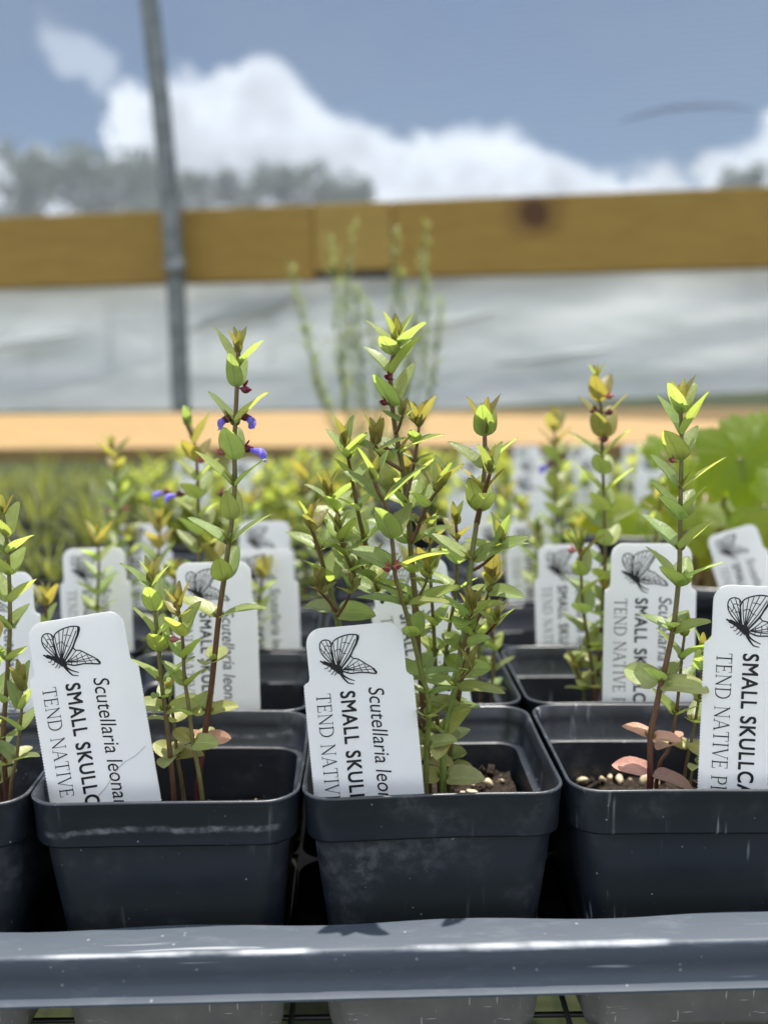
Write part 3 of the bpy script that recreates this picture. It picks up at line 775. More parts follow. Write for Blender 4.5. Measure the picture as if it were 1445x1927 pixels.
def serif_text(body, u0, cap, v0, length):
    """light serif capitals drawn stroke by stroke"""
    TH, TN = .105, .05             # thick and thin stroke, in cap heights
    G = {}
    def q(ax, ay, bx, by, w): return (ax, ay, bx, by, w)
    SF = .04
    def serif(x, y, w=.26): return q(x - w / 2, y, x + w / 2, y, SF)
    G['T'] = (.86, [q(.43, 0, .43, 1, TH), q(.04, .975, .82, .975, TN), q(.055, .98, .055, .80, SF), q(.805, .98, .805, .80, SF), serif(.43, .02, .32)])
    G['E'] = (.76, [q(.17, 0, .17, 1, TH), q(.06, .975, .66, .975, TN), q(.06, .025, .68, .025, TN), q(.17, .52, .52, .52, TN), q(.65, .98, .65, .82, SF), q(.67, .02, .67, .22, SF), q(.52, .62, .52, .42, SF)])
    G['N'] = (1.02, [q(.17, 0, .17, 1, TN), q(.85, 0, .85, 1, TN), q(.15, .99, .86, .02, TH), serif(.17, .02), serif(.85, .98), q(.04, .98, .17, .98, SF)])
    G['I'] = (.42, [q(.21, 0, .21, 1, TH), serif(.21, .02, .3), serif(.21, .98, .3)])
    G['A'] = (.94, [q(.10, .0, .46, 1, TN), q(.46, 1, .84, 0, TH), q(.24, .35, .70, .35, TN), serif(.10, .02, .24), serif(.84, .02, .26)])
    G['V'] = (.92, [q(.10, 1, .47, 0, TH), q(.47, 0, .82, 1, TN), serif(.10, .98, .26), serif(.82, .98, .24)])
    def arcs(cx, cy, rx, ry, a0, a1, w, n=12):
        out = []
        for k in range(n):
            a, b_ = R(a0 + (a1 - a0) * k / n), R(a0 + (a1 - a0) * (k + 1) / n); m = abs(math.cos((a + b_) / 2))
            out.append(q(cx + rx * math.cos(a), cy + ry * math.sin(a), cx + rx * math.cos(b_), cy + ry * math.sin(b_), TN + (w - TN) * m))
        return out
    G['D'] = (1.0, [q(.17, 0, .17, 1, TH), q(.05, .975, .42, .975, TN), q(.05, .025, .42, .025, TN)] + arcs(.42, .5, .47, .475, -90, 90, TH))
    G['P'] = (.78, [q(.17, 0, .17, 1, TH), serif(.17, .02, .3), q(.05, .975, .40, .975, TN), q(.17, .45, .40, .45, TN)] + arcs(.40, .712, .28, .262, -90, 90, TH))
    G['L'] = (.74, [q(.17, 0, .17, 1, TH), serif(.17, .98, .28), q(.05, .025, .66, .025, TN), q(.65, .02, .65, .22, SF)])
    G['S'] = (.66, arcs(.32, .74, .22, .24, 30, 270, TH) + arcs(.32, .26, .24, .24, 90, -150, TH))
    G[' '] = (.42, [])
    GAP = .06
    tot = sum(G[ch][0] + GAP for ch in body); mb = MB(); x = 0; lay = 0
    for ch in body:
        w, st = G[ch]
        for (ax, ay, bx, by, tw) in st:
            a = Vector((x + ax, ay)); b_ = Vector((x + bx, by)); d = (b_ - a).normalized(); a -= d * .01; b_ += d * .01; nn = Vector((-d.y, d.x)) * tw / 2
            lay = (lay + 1) % 9
            vs = [a - nn, b_ - nn, b_ + nn, a + nn]
            bi = mb.add([((u0 + p.y * cap - 103.5) * S0, TY - lay * .000006, -(v0 + p.x / tot * length) * S0) for p in vs]); mb.face((bi, bi + 1, bi + 2, bi + 3))
        x += w + GAP
    return mb.mesh('printed_line', M_ink, False)
def emblem_mesh():
    """line drawing of a butterfly with veined wings; points in a 2.408x enlargement of the photo"""
    th = R(4.5)
    def loc(x, y):
        dx = 500 + x / 2.408 - 674; dy = 1050 + y / 2.408 - 1278
        return dx * math.cos(th) - dy * math.sin(th), -(dx * math.sin(th) + dy * math.cos(th))
    mb = MB(); lay = [0]
    def smooth(pts, n=6):
        out = []
        P = [pts[0]] + pts + [pts[-1]]
        for i in range(1, len(P) - 2):
            for k in range(n):
                t = k / n; p0, p1, p2, p3 = P[i - 1], P[i], P[i + 1], P[i + 2]
                out.append(tuple(.5 * (2 * p1[j] + (p2[j] - p0[j]) * t + (2 * p0[j] - 5 * p1[j] + 4 * p2[j] - p3[j]) * t * t + (-p0[j] + 3 * p1[j] - 3 * p2[j] + p3[j]) * t ** 3) for j in (0, 1)))
        out.append(pts[-1]); return out
    def stroke(pts, w0, w1=None, sm=True):
        w1 = w0 if w1 is None else w1
        pts = smooth(pts) if sm and len(pts) > 2 else pts
        L_ = [Vector(loc(*p)) for p in pts]; n = len(L_); lay[0] = (lay[0] + 1) % 24; prev = None
        for i, p in enumerate(L_):
            d = (L_[min(i + 1, n - 1)] - L_[max(i - 1, 0)]); d.normalize(); nn = Vector((-d.y, d.x)) * (w0 + (w1 - w0) * i / (n - 1)) / 2
            bi = mb.add([((q.x) * S0, TY - lay[0] * .000004, q.y * S0) for q in (p - nn, p + nn)])
            if prev is not None: mb.face((prev, prev + 1, bi + 1, bi))
            prev = bi
    # left (small round) wing
    stroke([(312, 484), (282, 458), (256, 428), (247, 398), (253, 375), (272, 366), (292, 371), (303, 388)], 2.2)
    for e in ((250, 405), (256, 377), (275, 369), (292, 373)): stroke([(312, 484), ((312 + e[0]) / 2 + 4, (484 + e[1]) / 2), e], 1.8, 1.3)
    stroke([(262, 430), (272, 415), (268, 396)], 1.3); stroke([(268, 396), (282, 392), (298, 398)], 1.3); stroke([(280, 430), (290, 425), (303, 432)], 1.3)
    # tall middle wing
    stroke([(318, 486), (303, 430), (300, 396), (312, 370), (342, 352), (382, 342), (418, 345), (423, 358), (412, 385), (398, 412), (384, 442), (350, 488)], 2.4)
    for e in ((308, 378), (330, 358), (352, 349), (375, 344), (400, 345)): stroke([(330, 492), ((330 * .5 + e[0] * .5) - 3, (492 + e[1]) / 2), e], 1.9, 1.4)
    stroke([(338, 490), (375, 430), (408, 362)], 1.8); stroke([(345, 490), (380, 442), (400, 405)], 1.7)
    stroke([(314, 420), (326, 410), (342, 408)], 1.3); stroke([(342, 408), (350, 424), (368, 430)], 1.3); stroke([(350, 380), (362, 378), (384, 384)], 1.3)
    stroke([(420, 347), (414, 378), (399, 408), (386, 438)], 5.0, 2.5)      # dark outer margin
    # right lower wing
    stroke([(345, 496), (366, 465), (386, 441), (398, 450), (420, 454), (452, 474), (484, 494), (503, 514)], 2.2)
    stroke([(503, 514), (498, 520), (470, 517), (430, 514), (385, 518), (350, 508)], 2.6)
    for e in ((400, 451), (424, 458), (448, 474), (470, 488), (488, 500)): stroke([(350, 502), ((350 + e[0]) / 2, (502 + e[1]) / 2 + 3), e], 1.7, 1.3)
    stroke([(396, 474), (402, 490), (398, 514)], 1.3); stroke([(420, 470), (428, 492), (440, 514)], 1.3); stroke([(448, 478), (455, 496), (468, 515)], 1.3); stroke([(372, 482), (376, 500), (372, 516)], 1.3)
    stroke([(488, 498), (502, 516)], 4)
    # body, legs, feelers
    stroke([(248, 462), (268, 472), (290, 480), (312, 492)], 2.5, 8); stroke([(262, 468), (285, 477), (304, 488)], 7)
    stroke([(300, 486), (322, 500), (338, 516)], 9, 8); stroke([(330, 488), (342, 500), (348, 520)], 9, 4); stroke([(312, 484), (332, 492)], 8)
    stroke([(336, 512), (356, 530), (376, 542), (404, 552)], 4.2, 1.6); stroke([(338, 518), (352, 538), (368, 556), (378, 563), (400, 566)], 4.2, 1.6)
    stroke([(285, 486), (278, 496), (268, 494)], 1.6); stroke([(300, 494), (292, 508), (284, 506)], 1.6); stroke([(316, 502), (304, 518), (298, 524)], 1.6); stroke([(322, 508), (318, 522), (312, 526)], 1.5)
    return mb.mesh('butterfly_emblem', M_ink, False)
T_LAT = font_text('Scutellaria leonardii', .20, 0.0, 121, 29, 16, 280)
T_BOLD = font_text('SMALL SKULLCAP', 0, .018, 68, 27, 19, 276)
T_SER = serif_text('TEND NATIVE PLANTS', 22, 27, 20, 340)
EMB = emblem_mesh()
for me_ in (T_LAT, T_BOLD, T_SER, EMB): bent(me_)
def plant_tag(px, py, Y, lean, label, yaw=0., back=12., k=1.0, pxs=None):
    """px, py = middle of the shoulder line"""
    p = at(px, py, Y)
    o = empty('plant_tag', p); o.rotation_euler = (Matrix.Rotation(R(yaw), 3, 'Z') @ Matrix.Rotation(R(-back), 3, 'X') @ Matrix.Rotation(R(-lean), 3, 'Y')).to_euler()
    o.scale = (k, k, k)
    tag(o, label, 'plant tag', 'white printed plant tags')
    link('sheet', SHEET, o); link('butterfly_emblem', EMB, o)
    for me in (T_SER, T_BOLD, T_LAT): link('printed_line', me, o)
    return o
# front row (lean: positive = top leans left)
TAGS = [
    (674, 1280, .340, 4.6, 0, 5, 1.02, 'white plant tag standing in the middle front pot'),
    (155, 1264, .340, 8.4, 0, 5, 1.02, 'white plant tag leaning left in the lime-marked front pot, with a hairline scratch'),
    (1438, 1212, .342, -2.2, -4, 5, 1.07, 'large white plant tag cut off by the right edge of the picture'),
    (403, 1138, .428, 0.6, 0, 4, .98, 'white plant tag in the second row behind the violet-flowered stem'),
    (778, 1138, .420, 7.5, 0, 8, .98, 'white plant tag half hidden behind the bushy middle plant'),
    (1226, 1110, .428, -1.6, 3, 4, 1.07, 'white plant tag behind the tall green stem at the right, second row'),
    (-8, 1160, .424, 3, 0, 8, .98, 'white plant tag partly cut off by the left edge, second row'),
    (497, 1098, .512, 1.5, 0, 6, .93, 'white tag just right of and behind the violet-flowered stem, third row'),
    (178, 1097, .516, 1.2, 2, 4, .97, 'white tag behind the leaning lime-marked pot tag, third row left'),
    (1072, 1090, .518, 1.8, -4, 4, .97, 'white tag left of the tall green stem, third row, behind a thin reddish stem'),
    (268, 1040, .612, 1, 0, 6, .95, 'blurred white tag between the two flowering stems at left, fourth row'),
    (498, 1036, .610, 0, 0, 6, .95, 'blurred white tag with its top showing over a nearer tag, fourth row'),
    (1006, 1036, .615, 3, -8, 6, .95, 'blurred white tag right of the bushy middle plant, fourth row'),
    (940, 1028, .705, 3, -8, 6, .95, 'small blurred white tag furthest right behind the middle plant, fifth row'),
    (730, 1030, .70, 1, 0, 6, .95, 'small blurred white tag hidden among the leaves of the middle plant'),
    (1392, 1048, .560, 17, -6, 10, .85, 'white tag tilted left in the round pot at the right'),
]
for i_, t_ in enumerate(TAGS):
    tg = plant_tag(t_[0], t_[1], t_[2], t_[3], t_[7], t_[4], t_[5], t_[6])
    if i_ == 1:
        mb = MB(); q = [(-10, -236), (8, -222), (26, -200), (48, -182), (72, -172), (92, -158)]
        mb.tube(catmull([Vector((x * S0, TY + bow(x * S0, y * S0), y * S0)) for x, y in q], 5), .00010, 5); mb.build('scratch', mat_plain('scratch_grey', (.45, .43, .40), .6), tg)
#%%PLANTS%%
# ------------------------------------------------------------------ plants
PROF = [(0, .36), (.05, .72), (.13, .94), (.24, 1.0), (.38, .98), (.52, .90), (.65, .77), (.77, .60), (.87, .43), (.94, .28), (.985, .14), (1, .04)]
PROF_R = [(0, .35), (.06, .78), (.16, .98), (.30, 1.0), (.46, 1.0), (.62, .93), (.76, .78), (.88, .54), (.96, .28), (1, .03)]
def leaf(mb, base, az, el, L, wr=.46, fold=.32, curl=.25, mat=0, tint=None, prof=PROF, twist=0., nv=3, stalk=.03):
    """one leaf blade; az, el in radians; the upper side faces the stem"""
    X = Vector((math.cos(az) * math.cos(el), math.sin(az) * math.cos(el), math.sin(el)))
    Yv = Vector((-math.sin(az), math.cos(az), 0)); Z = X.cross(Yv)
    if twist: m = Matrix.Rotation(twist, 3, X); Yv = m @ Yv; Z = m @ Z
    if tint is None: k = rng.uniform(.8, 1.18); tint = (k * rng.uniform(.92, 1.12), k, k * rng.uniform(.8, 1.1), 1)
    base = Vector(base); rows = []; nv2 = nv * 2
    wav = rng.uniform(0, 6)
    for t, w in prof:
        r_ = []
        for j in range(nv2 + 1):
            s = j / nv - 1
            y = s * w * wr * L * .5
            z = (math.sqrt(s * s + .03) - .17) * fold * w * wr * L * .5 - curl * L * (t ** 2) * .5 + .012 * L * math.sin(t * 9 + wav + s * 2) * abs(s)
            z -= .03 * L * (1 - abs(s)) * 0
            r_.append(base + X * (stalk * L + t * L * (1 - .12 * curl)) + Yv * y + Z * z)
        rows.append(mb.add(r_))
    for i in range(len(prof) - 1):
        for j in range(nv2):
            a = rows[i] + j; b = rows[i + 1] + j; u0, u1 = prof[i][0], prof[i + 1][0]; v0, v1 = j / nv2, (j + 1) / nv2
            mb.face((a, b, b + 1, a + 1), mat, [(u0, v0), (u1, v0), (u1, v1), (u0, v1)], [tint] * 4)
def bud(mb, base, dirv, L, w, mat, tint=(1, 1, 1, 1)):
    d = Vector(dirv).normalized(); u = d.orthogonal().normalized(); v = d.cross(u); loops = []
    for t, r_ in ((0, .25), (.2, .8), (.45, 1), (.7, .8), (.9, .4), (1, .05)):
        loops.append([Vector(base) + d * L * t + (u * math.cos(k) + v * math.sin(k)) * w * r_ * .5 for k in [6.2832 * q / 7 for q in range(7)]])
    b0 = len(mb.f); mb.rings(loops, mat, True, True)
    for i in range(b0, len(mb.f)): mb.c[i] = [tint] * len(mb.f[i]); mb.uv[i] = [(.4, .3)] * len(mb.f[i])
SOILZ = RIMZ - SOIL
RED, BRN, OLV, GRN, DRK = (.085, .014, .016), (.13, .060, .028), (.15, .13, .04), (.15, .20, .035), (.07, .055, .025)
LM = [M_leaf, M_young, M_pink, M_pale, M_calyx, M_calyx_pk]
class Plant:
    def __init__(s, base, label, cat='plant', group='skullcap seedlings in the trays', name='skullcap_plant'):
        s.o = empty(name, base); tag(s.o, label, cat, group); s.b = Vector(base)
    def stem(s, pts, nodes, r=.0011, cols=(RED, BRN, OLV), top='bud', down=0, scale=1.0, seg=8, rot=None, lod=3):
        """pts: world points from base to tip; nodes: list of (fraction, type, length m, elevation deg, colour)"""
        P = [Vector(p) - s.b for p in pts]
        if down: P.insert(0, P[0] + (P[0] - P[1]).normalized() * down)
        C_ = catmull(P, 6); n = len(C_)
        ln = [0]
        for i in range(1, n): ln.append(ln[-1] + (C_[i] - C_[i - 1]).length)
        T = ln[-1]
        def cm(t):
            k = t * (len(cols) - 1); i = min(int(k), len(cols) - 2); f = k - i
            return tuple(cols[i][q] * (1 - f) + cols[i + 1][q] * f for q in range(3)) + (1,)
        mb = MB(); rad = [r * (1.0 - .42 * l / T) for l in ln]
        mb.tube(C_, rad, seg, 0, [cm(l / T) for l in ln])
        def pt(t):
            l = t * T
            for i in range(1, n):
                if ln[i] >= l: f = (l - ln[i - 1]) / max(1e-9, ln[i] - ln[i - 1]); return C_[i - 1].lerp(C_[i], f), (C_[i] - C_[i - 1]).normalized(), rad[i]
            return C_[-1], (C_[-1] - C_[-2]).normalized(), rad[-1]
        fb = MB(); base_az = rng.uniform(-.95, -.3) if rot is None else rot - .28
        for nd in nodes:
            t, ty, L, el = nd[:4]; colr = nd[4] if len(nd) > 4 else 'g'
            p, d, rr = pt(t)
            mi = 'gypkmd'.index(colr)
            a0 = base_az + (0 if ty in 'S' else math.pi / 2 if ty in 'F' else math.pi / 4)
            # swelling at the node
            for q in (0, 1):
                az = a0 + q * math.pi + rng.uniform(-.18, .18)
                e = R((el if ty == 'S' else min(el, 58)) + rng.uniform(-9, 7)); LL = L * rng.uniform(1.04, 1.3)
                o = Vector((math.cos(az), math.sin(az), 0)) * rr * .6
                wr = .56 if ty != 'S' else .44
                if el > 66: wr *= .8
                rd = colr in 'kp' or (t < .3 and el < 40)
                if rd: wr = .60
                leaf(fb, p + o, az, e, LL, wr * rng.uniform(.92, 1.1), rng.uniform(.28, .5), rng.uniform(.05, .35) if el > 35 else rng.uniform(.2, .5), mi, None, PROF_R if rd else PROF, rng.uniform(-.2, .2) + (math.copysign(rng.uniform(.1, .45) if not rd else rng.uniform(.3, .75), math.cos(az)) if ty == 'S' and el < 45 else 0), lod)
            if lod > 2 and t < .93 and ty == 'S' and rng.random() < .7:      # axillary buds
                for q in (0, 1):
                    az = a0 + q * math.pi; bud(fb, p + Vector((math.cos(az), math.sin(az), 0)) * rr, (math.cos(az) * .5, math.sin(az) * .5, 1), .0022, .0011, 1)
            if lod > 2 and rng.random() < .5:
                for q in (0, 1):
                    az = a0 + q * math.pi + rng.uniform(.2, .8); k = rng.uniform(.34, .5)
                    leaf(fb, p, az, R(rng.uniform(42, 68)), L * k, .48, .4, .1, 1 if rng.random() < .3 else 0, None, PROF, 0, 2)
                    if rng.random() < .55: leaf(fb, p, az + 1.57, R(rng.uniform(50, 74)), L * k * .8, .44, .5, .1, 1 if rng.random() < .4 else 0, None, PROF, 0, 2)
        if top:
            p, d, rr = pt(1.0); L = (top if isinstance(top, float) else .0085) * scale
            az0 = rng.uniform(0, 3) if rot is None else rot + .5
            for q in range(2): leaf(fb, p - d * .0008, az0 + q * math.pi + rng.uniform(-.3, .3), R(rng.uniform(62, 74)), L * rng.uniform(.9, 1.15), .44, .55, .1, 0 if rng.random() < .5 else 1, None, PROF, 0, lod)
            for q in range(2): leaf(fb, p, az0 + math.pi / 2 + q * math.pi + rng.uniform(-.3, .3), R(rng.uniform(70, 80)), L * rng.uniform(.7, .95), .36, .6, .05, 1, None, PROF, 0, lod)
            for q in range(2): leaf(fb, p + d * .0004, az0 + q * math.pi, R(81), L * .55, .36, .6, 0, 1, None, PROF, 0, lod)
        so = mb.build('stem', M_stem, s.o)
        if fb.f: fb.build('foliage', LM, so)
        return so
    def flower(s, p, dirv, open_=True, L=.0075, calyx=None, cl=1.0):
        """two-lipped maroon calyx with a violet trumpet"""
        p = Vector(p) - s.b; d = Vector(dirv).normalized(); side = d.cross(Vector((0, 0, 1))).normalized(); up = side.cross(d).normalized()
        f = empty('flower', (0, 0, 0)); f.parent = s.o; f.location = p
        def horn(sec, mat, nm):
            mb = MB(); loops = []
            for (t, rx, rz, drop) in sec:
                t = t * (cl if mat is M_violet else 1); loops.append([d * t * L + up * (math.sin(k) * rz * L + drop * L) + side * (math.cos(k) * rx * L) for k in [6.2832 * q / 12 for q in range(12)]])
            mb.rings(loops, 0, True, False); return mb.build(nm, mat, f)
        horn([(-.28, .03, .03, -.04), (-.1, .05, .05, -.02), (0, .09, .11, 0), (.14, .17, .20, .02), (.30, .18, .22, .04), (.42, .22, .17, .06), (.47, .30, .10, .10)], calyx or M_calyx, 'calyx')
        mb = MB()                                  # raised crest on the calyx
        leaf(mb, up * .16 * L + d * .12 * L, math.atan2(d.y, d.x), R(48), L * .42, .9, .2, -.3, 0, (1, 1, 1, 1)); mb.build('crest', calyx or M_calyx, f)
        if open_:
            horn([(.25, .09, .09, 0), (.45, .11, .11, -.01), (.7, .15, .15, .0), (.95, .22, .21, -.02), (1.1, .30, .25, -.06), (1.2, .38, .26, -.14), (1.24, .42, .24, -.20)], M_violet, 'corolla')
            mb = MB(); leaf(mb, d * 1.02 * cl * L - up * .2 * L, math.atan2(d.y, d.x), R(-38), L * .55 * cl, 1.2, .1, .4, 0, (1, 1, 1, 1), PROF_R); mb.build('lip', M_violet, f)
        return f
def path(pp, Y):
    """pp: list of (px, py); Y one distance or (base, tip)"""
    n = len(pp); Y0, Y1 = Y if isinstance(Y, tuple) else (Y, Y)
    y0, y1 = pp[0][1], pp[-1][1]
    return [at(px, py, Y0 + (Y1 - Y0) * (0 if y0 == y1 else (py - y0) / (y1 - y0))) for px, py in pp]
def frac(pp, py, down=0):
    """fraction along the photo path at image row py"""
    L_ = [0]
    for i in range(1, len(pp)): L_.append(L_[-1] + math.dist(pp[i], pp[i - 1]))
    for i in range(1, len(pp)):
        a, b = pp[i - 1], pp[i]
        if (a[1] - py) * (b[1] - py) <= 0: f = (a[1] - py) / ((a[1] - b[1]) or 1); return (L_[i - 1] + f * (L_[i] - L_[i - 1])) / L_[-1]
    return 0.0 if py > pp[0][1] else 1.0
def px_stem(pl, pp, Y, nodes, **kw):
    y = Y[0] if isinstance(Y, tuple) else Y; m = mpp(y)
    nd = [(min(.995, frac(pp, n[0])), n[1], n[2] * m, n[3], *(n[4:])) for n in nodes]
    pts = path(pp, Y)
    if kw.pop('ground', False):
        b = pts[0]
        if b.z > SOILZ:
            k = b + (b - pts[1]).normalized() * 0; g = Vector((b.x + (b - pts[1]).x * .3, b.y, SOILZ - .002))
            Lold = sum((pts[i] - pts[i - 1]).length for i in range(1, len(pts))); ad = (b - g).length
            nd = [((n[0] * Lold + ad) / (Lold + ad), *n[1:]) for n in nd]; pts.insert(0, g)
    return pl.stem(pts, nd, **kw)
def auto_nodes(pp, step, L0, L1, el0=35, el1=62, start=.08, end=.95, first='S', young=.8, ev=None):
    """evenly spaced opposite pairs, alternately sideways and front-to-back"""
    y0, y1 = pp[0][1], pp[-1][1]; n = max(2, int(round(abs(y0 - y1) * (end - start) / step))); out = []
    for i in range(n + 1):
        t = start + (end - start) * i / n; ty = 'SF'[(i + (first == 'F')) % 2]
        c = 'y' if t > young else ('k' if t < .12 and rng.random() < .5 else 'g')
        out.append((y0 + (y1 - y0) * t, ty, (L0 + (L1 - L0) * t) * rng.uniform(.88, 1.12), el0 + (el1 - el0) * t, c))
    return out
def root_at(px, py, Y): p = at(px, py, Y); return (p.x, p.y, SOILZ)

# --- front row, lime-marked pot: tall flowering stem and two shorter ones
YA = .352
P1 = Plant(root_at(350, 1495, YA), 'tall leafy seedling with small violet flowers in the lime-marked pot')
pp = [(372, 1492), (384, 1392), (395, 1315), (404, 1235), (413, 1150), (423, 1080), (432, 1012), (438, 962), (442, 905), (441, 850), (443, 790), (446, 725), (447, 690), (449, 662)]
px_stem(P1, pp, YA, [(1400, 'F', 52, 20, 'k'), (1385, 'S', 42, 14, 'p'), (1332, 'S', 55, 24, 'k'), (1236, 'F', 60, 30, 'k'), (1150, 'S', 88, 27, 'g'), (1082, 'F', 72, 55, 'g'), (1012, 'S', 84, 42, 'g'),
   (968, 'F', 60, 64, 'g'), (905, 'S', 80, 44, 'g'), (858, 'F', 66, 66, 'g'), (793, 'S', 74, 56, 'g'), (726, 'F', 60, 68, 'g'), (688, 'S', 66, 56, 'g')], r=.00125, cols=(RED, RED, BRN, BRN, OLV, OLV, BRN), top=.0095, rot=.12, ground=True)
for px, py, dx, op, c in ((436, 786, -.8, True, None), (454, 783, .8, True, None), (458, 845, 1, True, None), (425, 850, -1, False, M_calyx_pk), (455, 731, .7, False, None)):
    P1.flower(at(px, py, YA), (dx, -.35, -.32 if py < 800 else -.12), op, (.0066 if py < 800 else .0064) if op else .0062, c, .62 if py < 800 else 1.0)
pp = [(327, 1497), (318, 1400), (310, 1330), (304, 1285), (297, 1200), (290, 1140), (283, 1095)]
px_stem(P1, pp, .346, [(1425, 'F', 60, 12, 'k'), (1335, 'S', 58, 25, 'k'), (1310, 'F', 50, 30, 'g'), (1280, 'S', 66, 45, 'g'), (1225, 'F', 62, 58, 'g'), (1195, 'S', 60, 50, 'g'), (1150, 'F', 62, 64, 'g'), (1108, 'S', 60, 55, 'g')], r=.0011, cols=(RED, BRN, OLV, OLV), top=.010, rot=.15, ground=True)
pp = [(380, 1495), (363, 1396), (355, 1330), (347, 1272), (344, 1210), (338, 1160), (335, 1148)]
px_stem(P1, pp, .342, [(1396, 'S', 56, 18, 'k'), (1345, 'F', 52, 45, 'g'), (1290, 'S', 62, 52, 'g'), (1238, 'S', 62, 50, 'g'), (1198, 'F', 64, 56, 'g'), (1162, 'S', 44, 40, 'y')], r=.00095, cols=(RED, OLV, OLV, BRN), top=.011, rot=-.3, ground=True)
P1.flower(at(334, 1203, .338), (-1, -.3, -.1), False, .0055, M_calyx_pk)
pp = [(345, 1497), (334, 1425), (326, 1350), (318, 1310)]
px_stem(P1, pp, .352, [(1425, 'S', 52, 18, 'k'), (1360, 'F', 52, 30, 'k')], r=.0009, cols=(BRN, OLV), top=.008, ground=True)

# --- front row, left edge
P0 = Plant(root_at(18, 1490, .356), 'green seedling cut off by the left edge of the picture, front row')
pp = [(12, 1492), (6, 1390), (11, 1310), (18, 1200), (18, 1105), (12, 1010), (6, 970)]
px_stem(P0, pp, .356, [(1440, 'F', 50, 25, 'k'), (1385, 'S', 52, 30, 'g'), (1320, 'F', 56, 45, 'g'), (1240, 'S', 62, 45, 'g'), (1180, 'F', 60, 50, 'g'), (1130, 'S', 82, 48, 'g'), (1080, 'F', 58, 52, 'g'), (1040, 'S', 72, 50, 'g'), (1010, 'F', 60, 66, 'g')], r=.0011, cols=(RED, BRN, OLV, OLV), top=.009, rot=-.2, ground=True)
pp = [(20, 1495), (32, 1420), (40, 1345), (41, 1300)]
px_stem(P0, pp, .346, [(1430, 'S', 58, 35, 'g'), (1375, 'F', 50, 45, 'g'), (1335, 'S', 60, 60, 'g')], r=.0009, cols=(BRN, OLV), top=.012, ground=True)
pp = [(0, 1495), (-8, 1400), (-14, 1290), (-16, 1200)]
px_stem(P0, pp, .362, auto_nodes(pp, 55, 52, 60), r=.0009, cols=(RED, OLV), top=.009, ground=True)

# --- front row, middle pot: the bushy plant
P2 = Plant(root_at(815, 1495, .362), 'bushy many-stemmed green seedling in the middle front pot, tallest of all')
pp = [(806, 1470), (803, 1400), (795, 1310), (788, 1240), (783, 1150), (775, 1060), (767, 960), (757, 880), (745, 815), (737, 755), (735, 700), (741, 665), (747, 650)]
px_stem(P2, pp, (.366, .352), [(1452, 'D', 56, 6, 'p'), (1425, 'S', 50, 12, 'k'), (1372, 'F', 54, 12, 'g'), (1320, 'S', 58, 20, 'k'), (1250, 'F', 60, 35, 'g'), (1120, 'S', 84, 30, 'g'), (1060, 'F', 70, 40, 'g'), (1005, 'S', 78, 34, 'g'), (940, 'F', 60, 50, 'g'), (838, 'S', 92, 30, 'g'), (758, 'F', 78, 68, 'g'), (700, 'S', 72, 50, 'g'), (668, 'F', 60, 40, 'g'), (656, 'S', 62, 48, 'g')], r=.00135, cols=(RED, BRN, BRN, OLV, OLV, BRN), top=.0125, rot=-.3, ground=True)
for px, py, dx in ((728, 759, -1), (736, 712, -.5), (731, 845, -1)): P2.flower(at(px, py, .350), (dx, -.4, .1), False, .0048)
pp = [(833, 1497), (835, 1407), (840, 1362), (852, 1312), (860, 1282), (867, 1225), (876, 1175), (885, 1075), (890, 1030), (897, 985), (903, 955), (912, 880), (912, 815)]
px_stem(P2, pp, (.350, .352), [(1464, 'S', 62, 8, 'k'), (1396, 'F', 56, 8, 'k'), (1378, 'D', 60, 42, 'k'), (1335, 'S', 44, 30, 'g'), (1288, 'S', 84, 14, 'g'), (1158, 'F', 66, 20, 'g'), (1148, 'S', 60, 30, 'g'), (1048, 'S', 92, 36, 'g'), (960, 'F', 76, 62, 'g'), (880, 'S', 76, 44, 'g'), (822, 'F', 66, 58, 'g')], r=.00135, cols=(OLV, GRN, GRN, GRN, OLV, BRN), top=.0135, rot=-.05, ground=True)
pp = [(897, 985), (905, 950), (915, 915), (922, 890)]
px_stem(P2, pp, (.352, .340), [(960, 'F', 64, 45, 'g'), (925, 'S', 56, 62, 'y')], r=.0011, cols=(BRN, BRN), top=.013, rot=.3)
pp = [(802, 1440), (807, 1350), (805, 1312), (792, 1262), (780, 1212), (766, 1160), (752, 1110), (744, 1085), (738, 1020), (727, 955), (712, 925), (704, 905)]
px_stem(P2, pp, (.348, .336), [(1400, 'S', 50, 14, 'k'), (1345, 'F', 52, 25, 'k'), (1300, 'S', 48, 22, 'g'), (1262, 'S', 66, 30, 'g'), (1190, 'F', 52, 40, 'g'), (1130, 'S', 74, 22, 'g'), (1065, 'S', 88, 34, 'g'), (1010, 'F', 80, 55, 'g'), (942, 'S', 82, 42, 'g')], r=.00115, cols=(BRN, GRN, OLV, BRN), top=.013, rot=-.1, ground=True)
for px, py in ((733, 1070), (742, 1066)): P2.flower(at(px, py, .336), (-.4 if px < 738 else .6, -.7, -.1), False, .0052, M_calyx_pk)
pp = [(862, 1320), (872, 1262), (887, 1195), (904, 1155), (919, 1117), (927, 1088)]
px_stem(P2, pp, (.362, .360), [(1262, 'S', 56, 25, 'g'), (1195, 'F', 46, 45, 'g'), (1112, 'S', 66, 10, 'g'), (1100, 'F', 36, 50, 'y')], r=.0009, cols=(DRK, BRN, BRN), top=.0125)
pp = [(846, 1440), (856, 1340), (872, 1262)]
px_stem(P2, pp, (.366, .362), [(1440, 'S', 44, 6, 'k'), (1395, 'F', 52, 15, 'k'), (1330, 'S', 46, 20, 'g')], r=.0012, cols=(DRK, OLV), top=None, ground=True)
pp = [(640, 1190), (631, 1150), (616, 1093), (601, 1040), (590, 1006), (582, 985)]
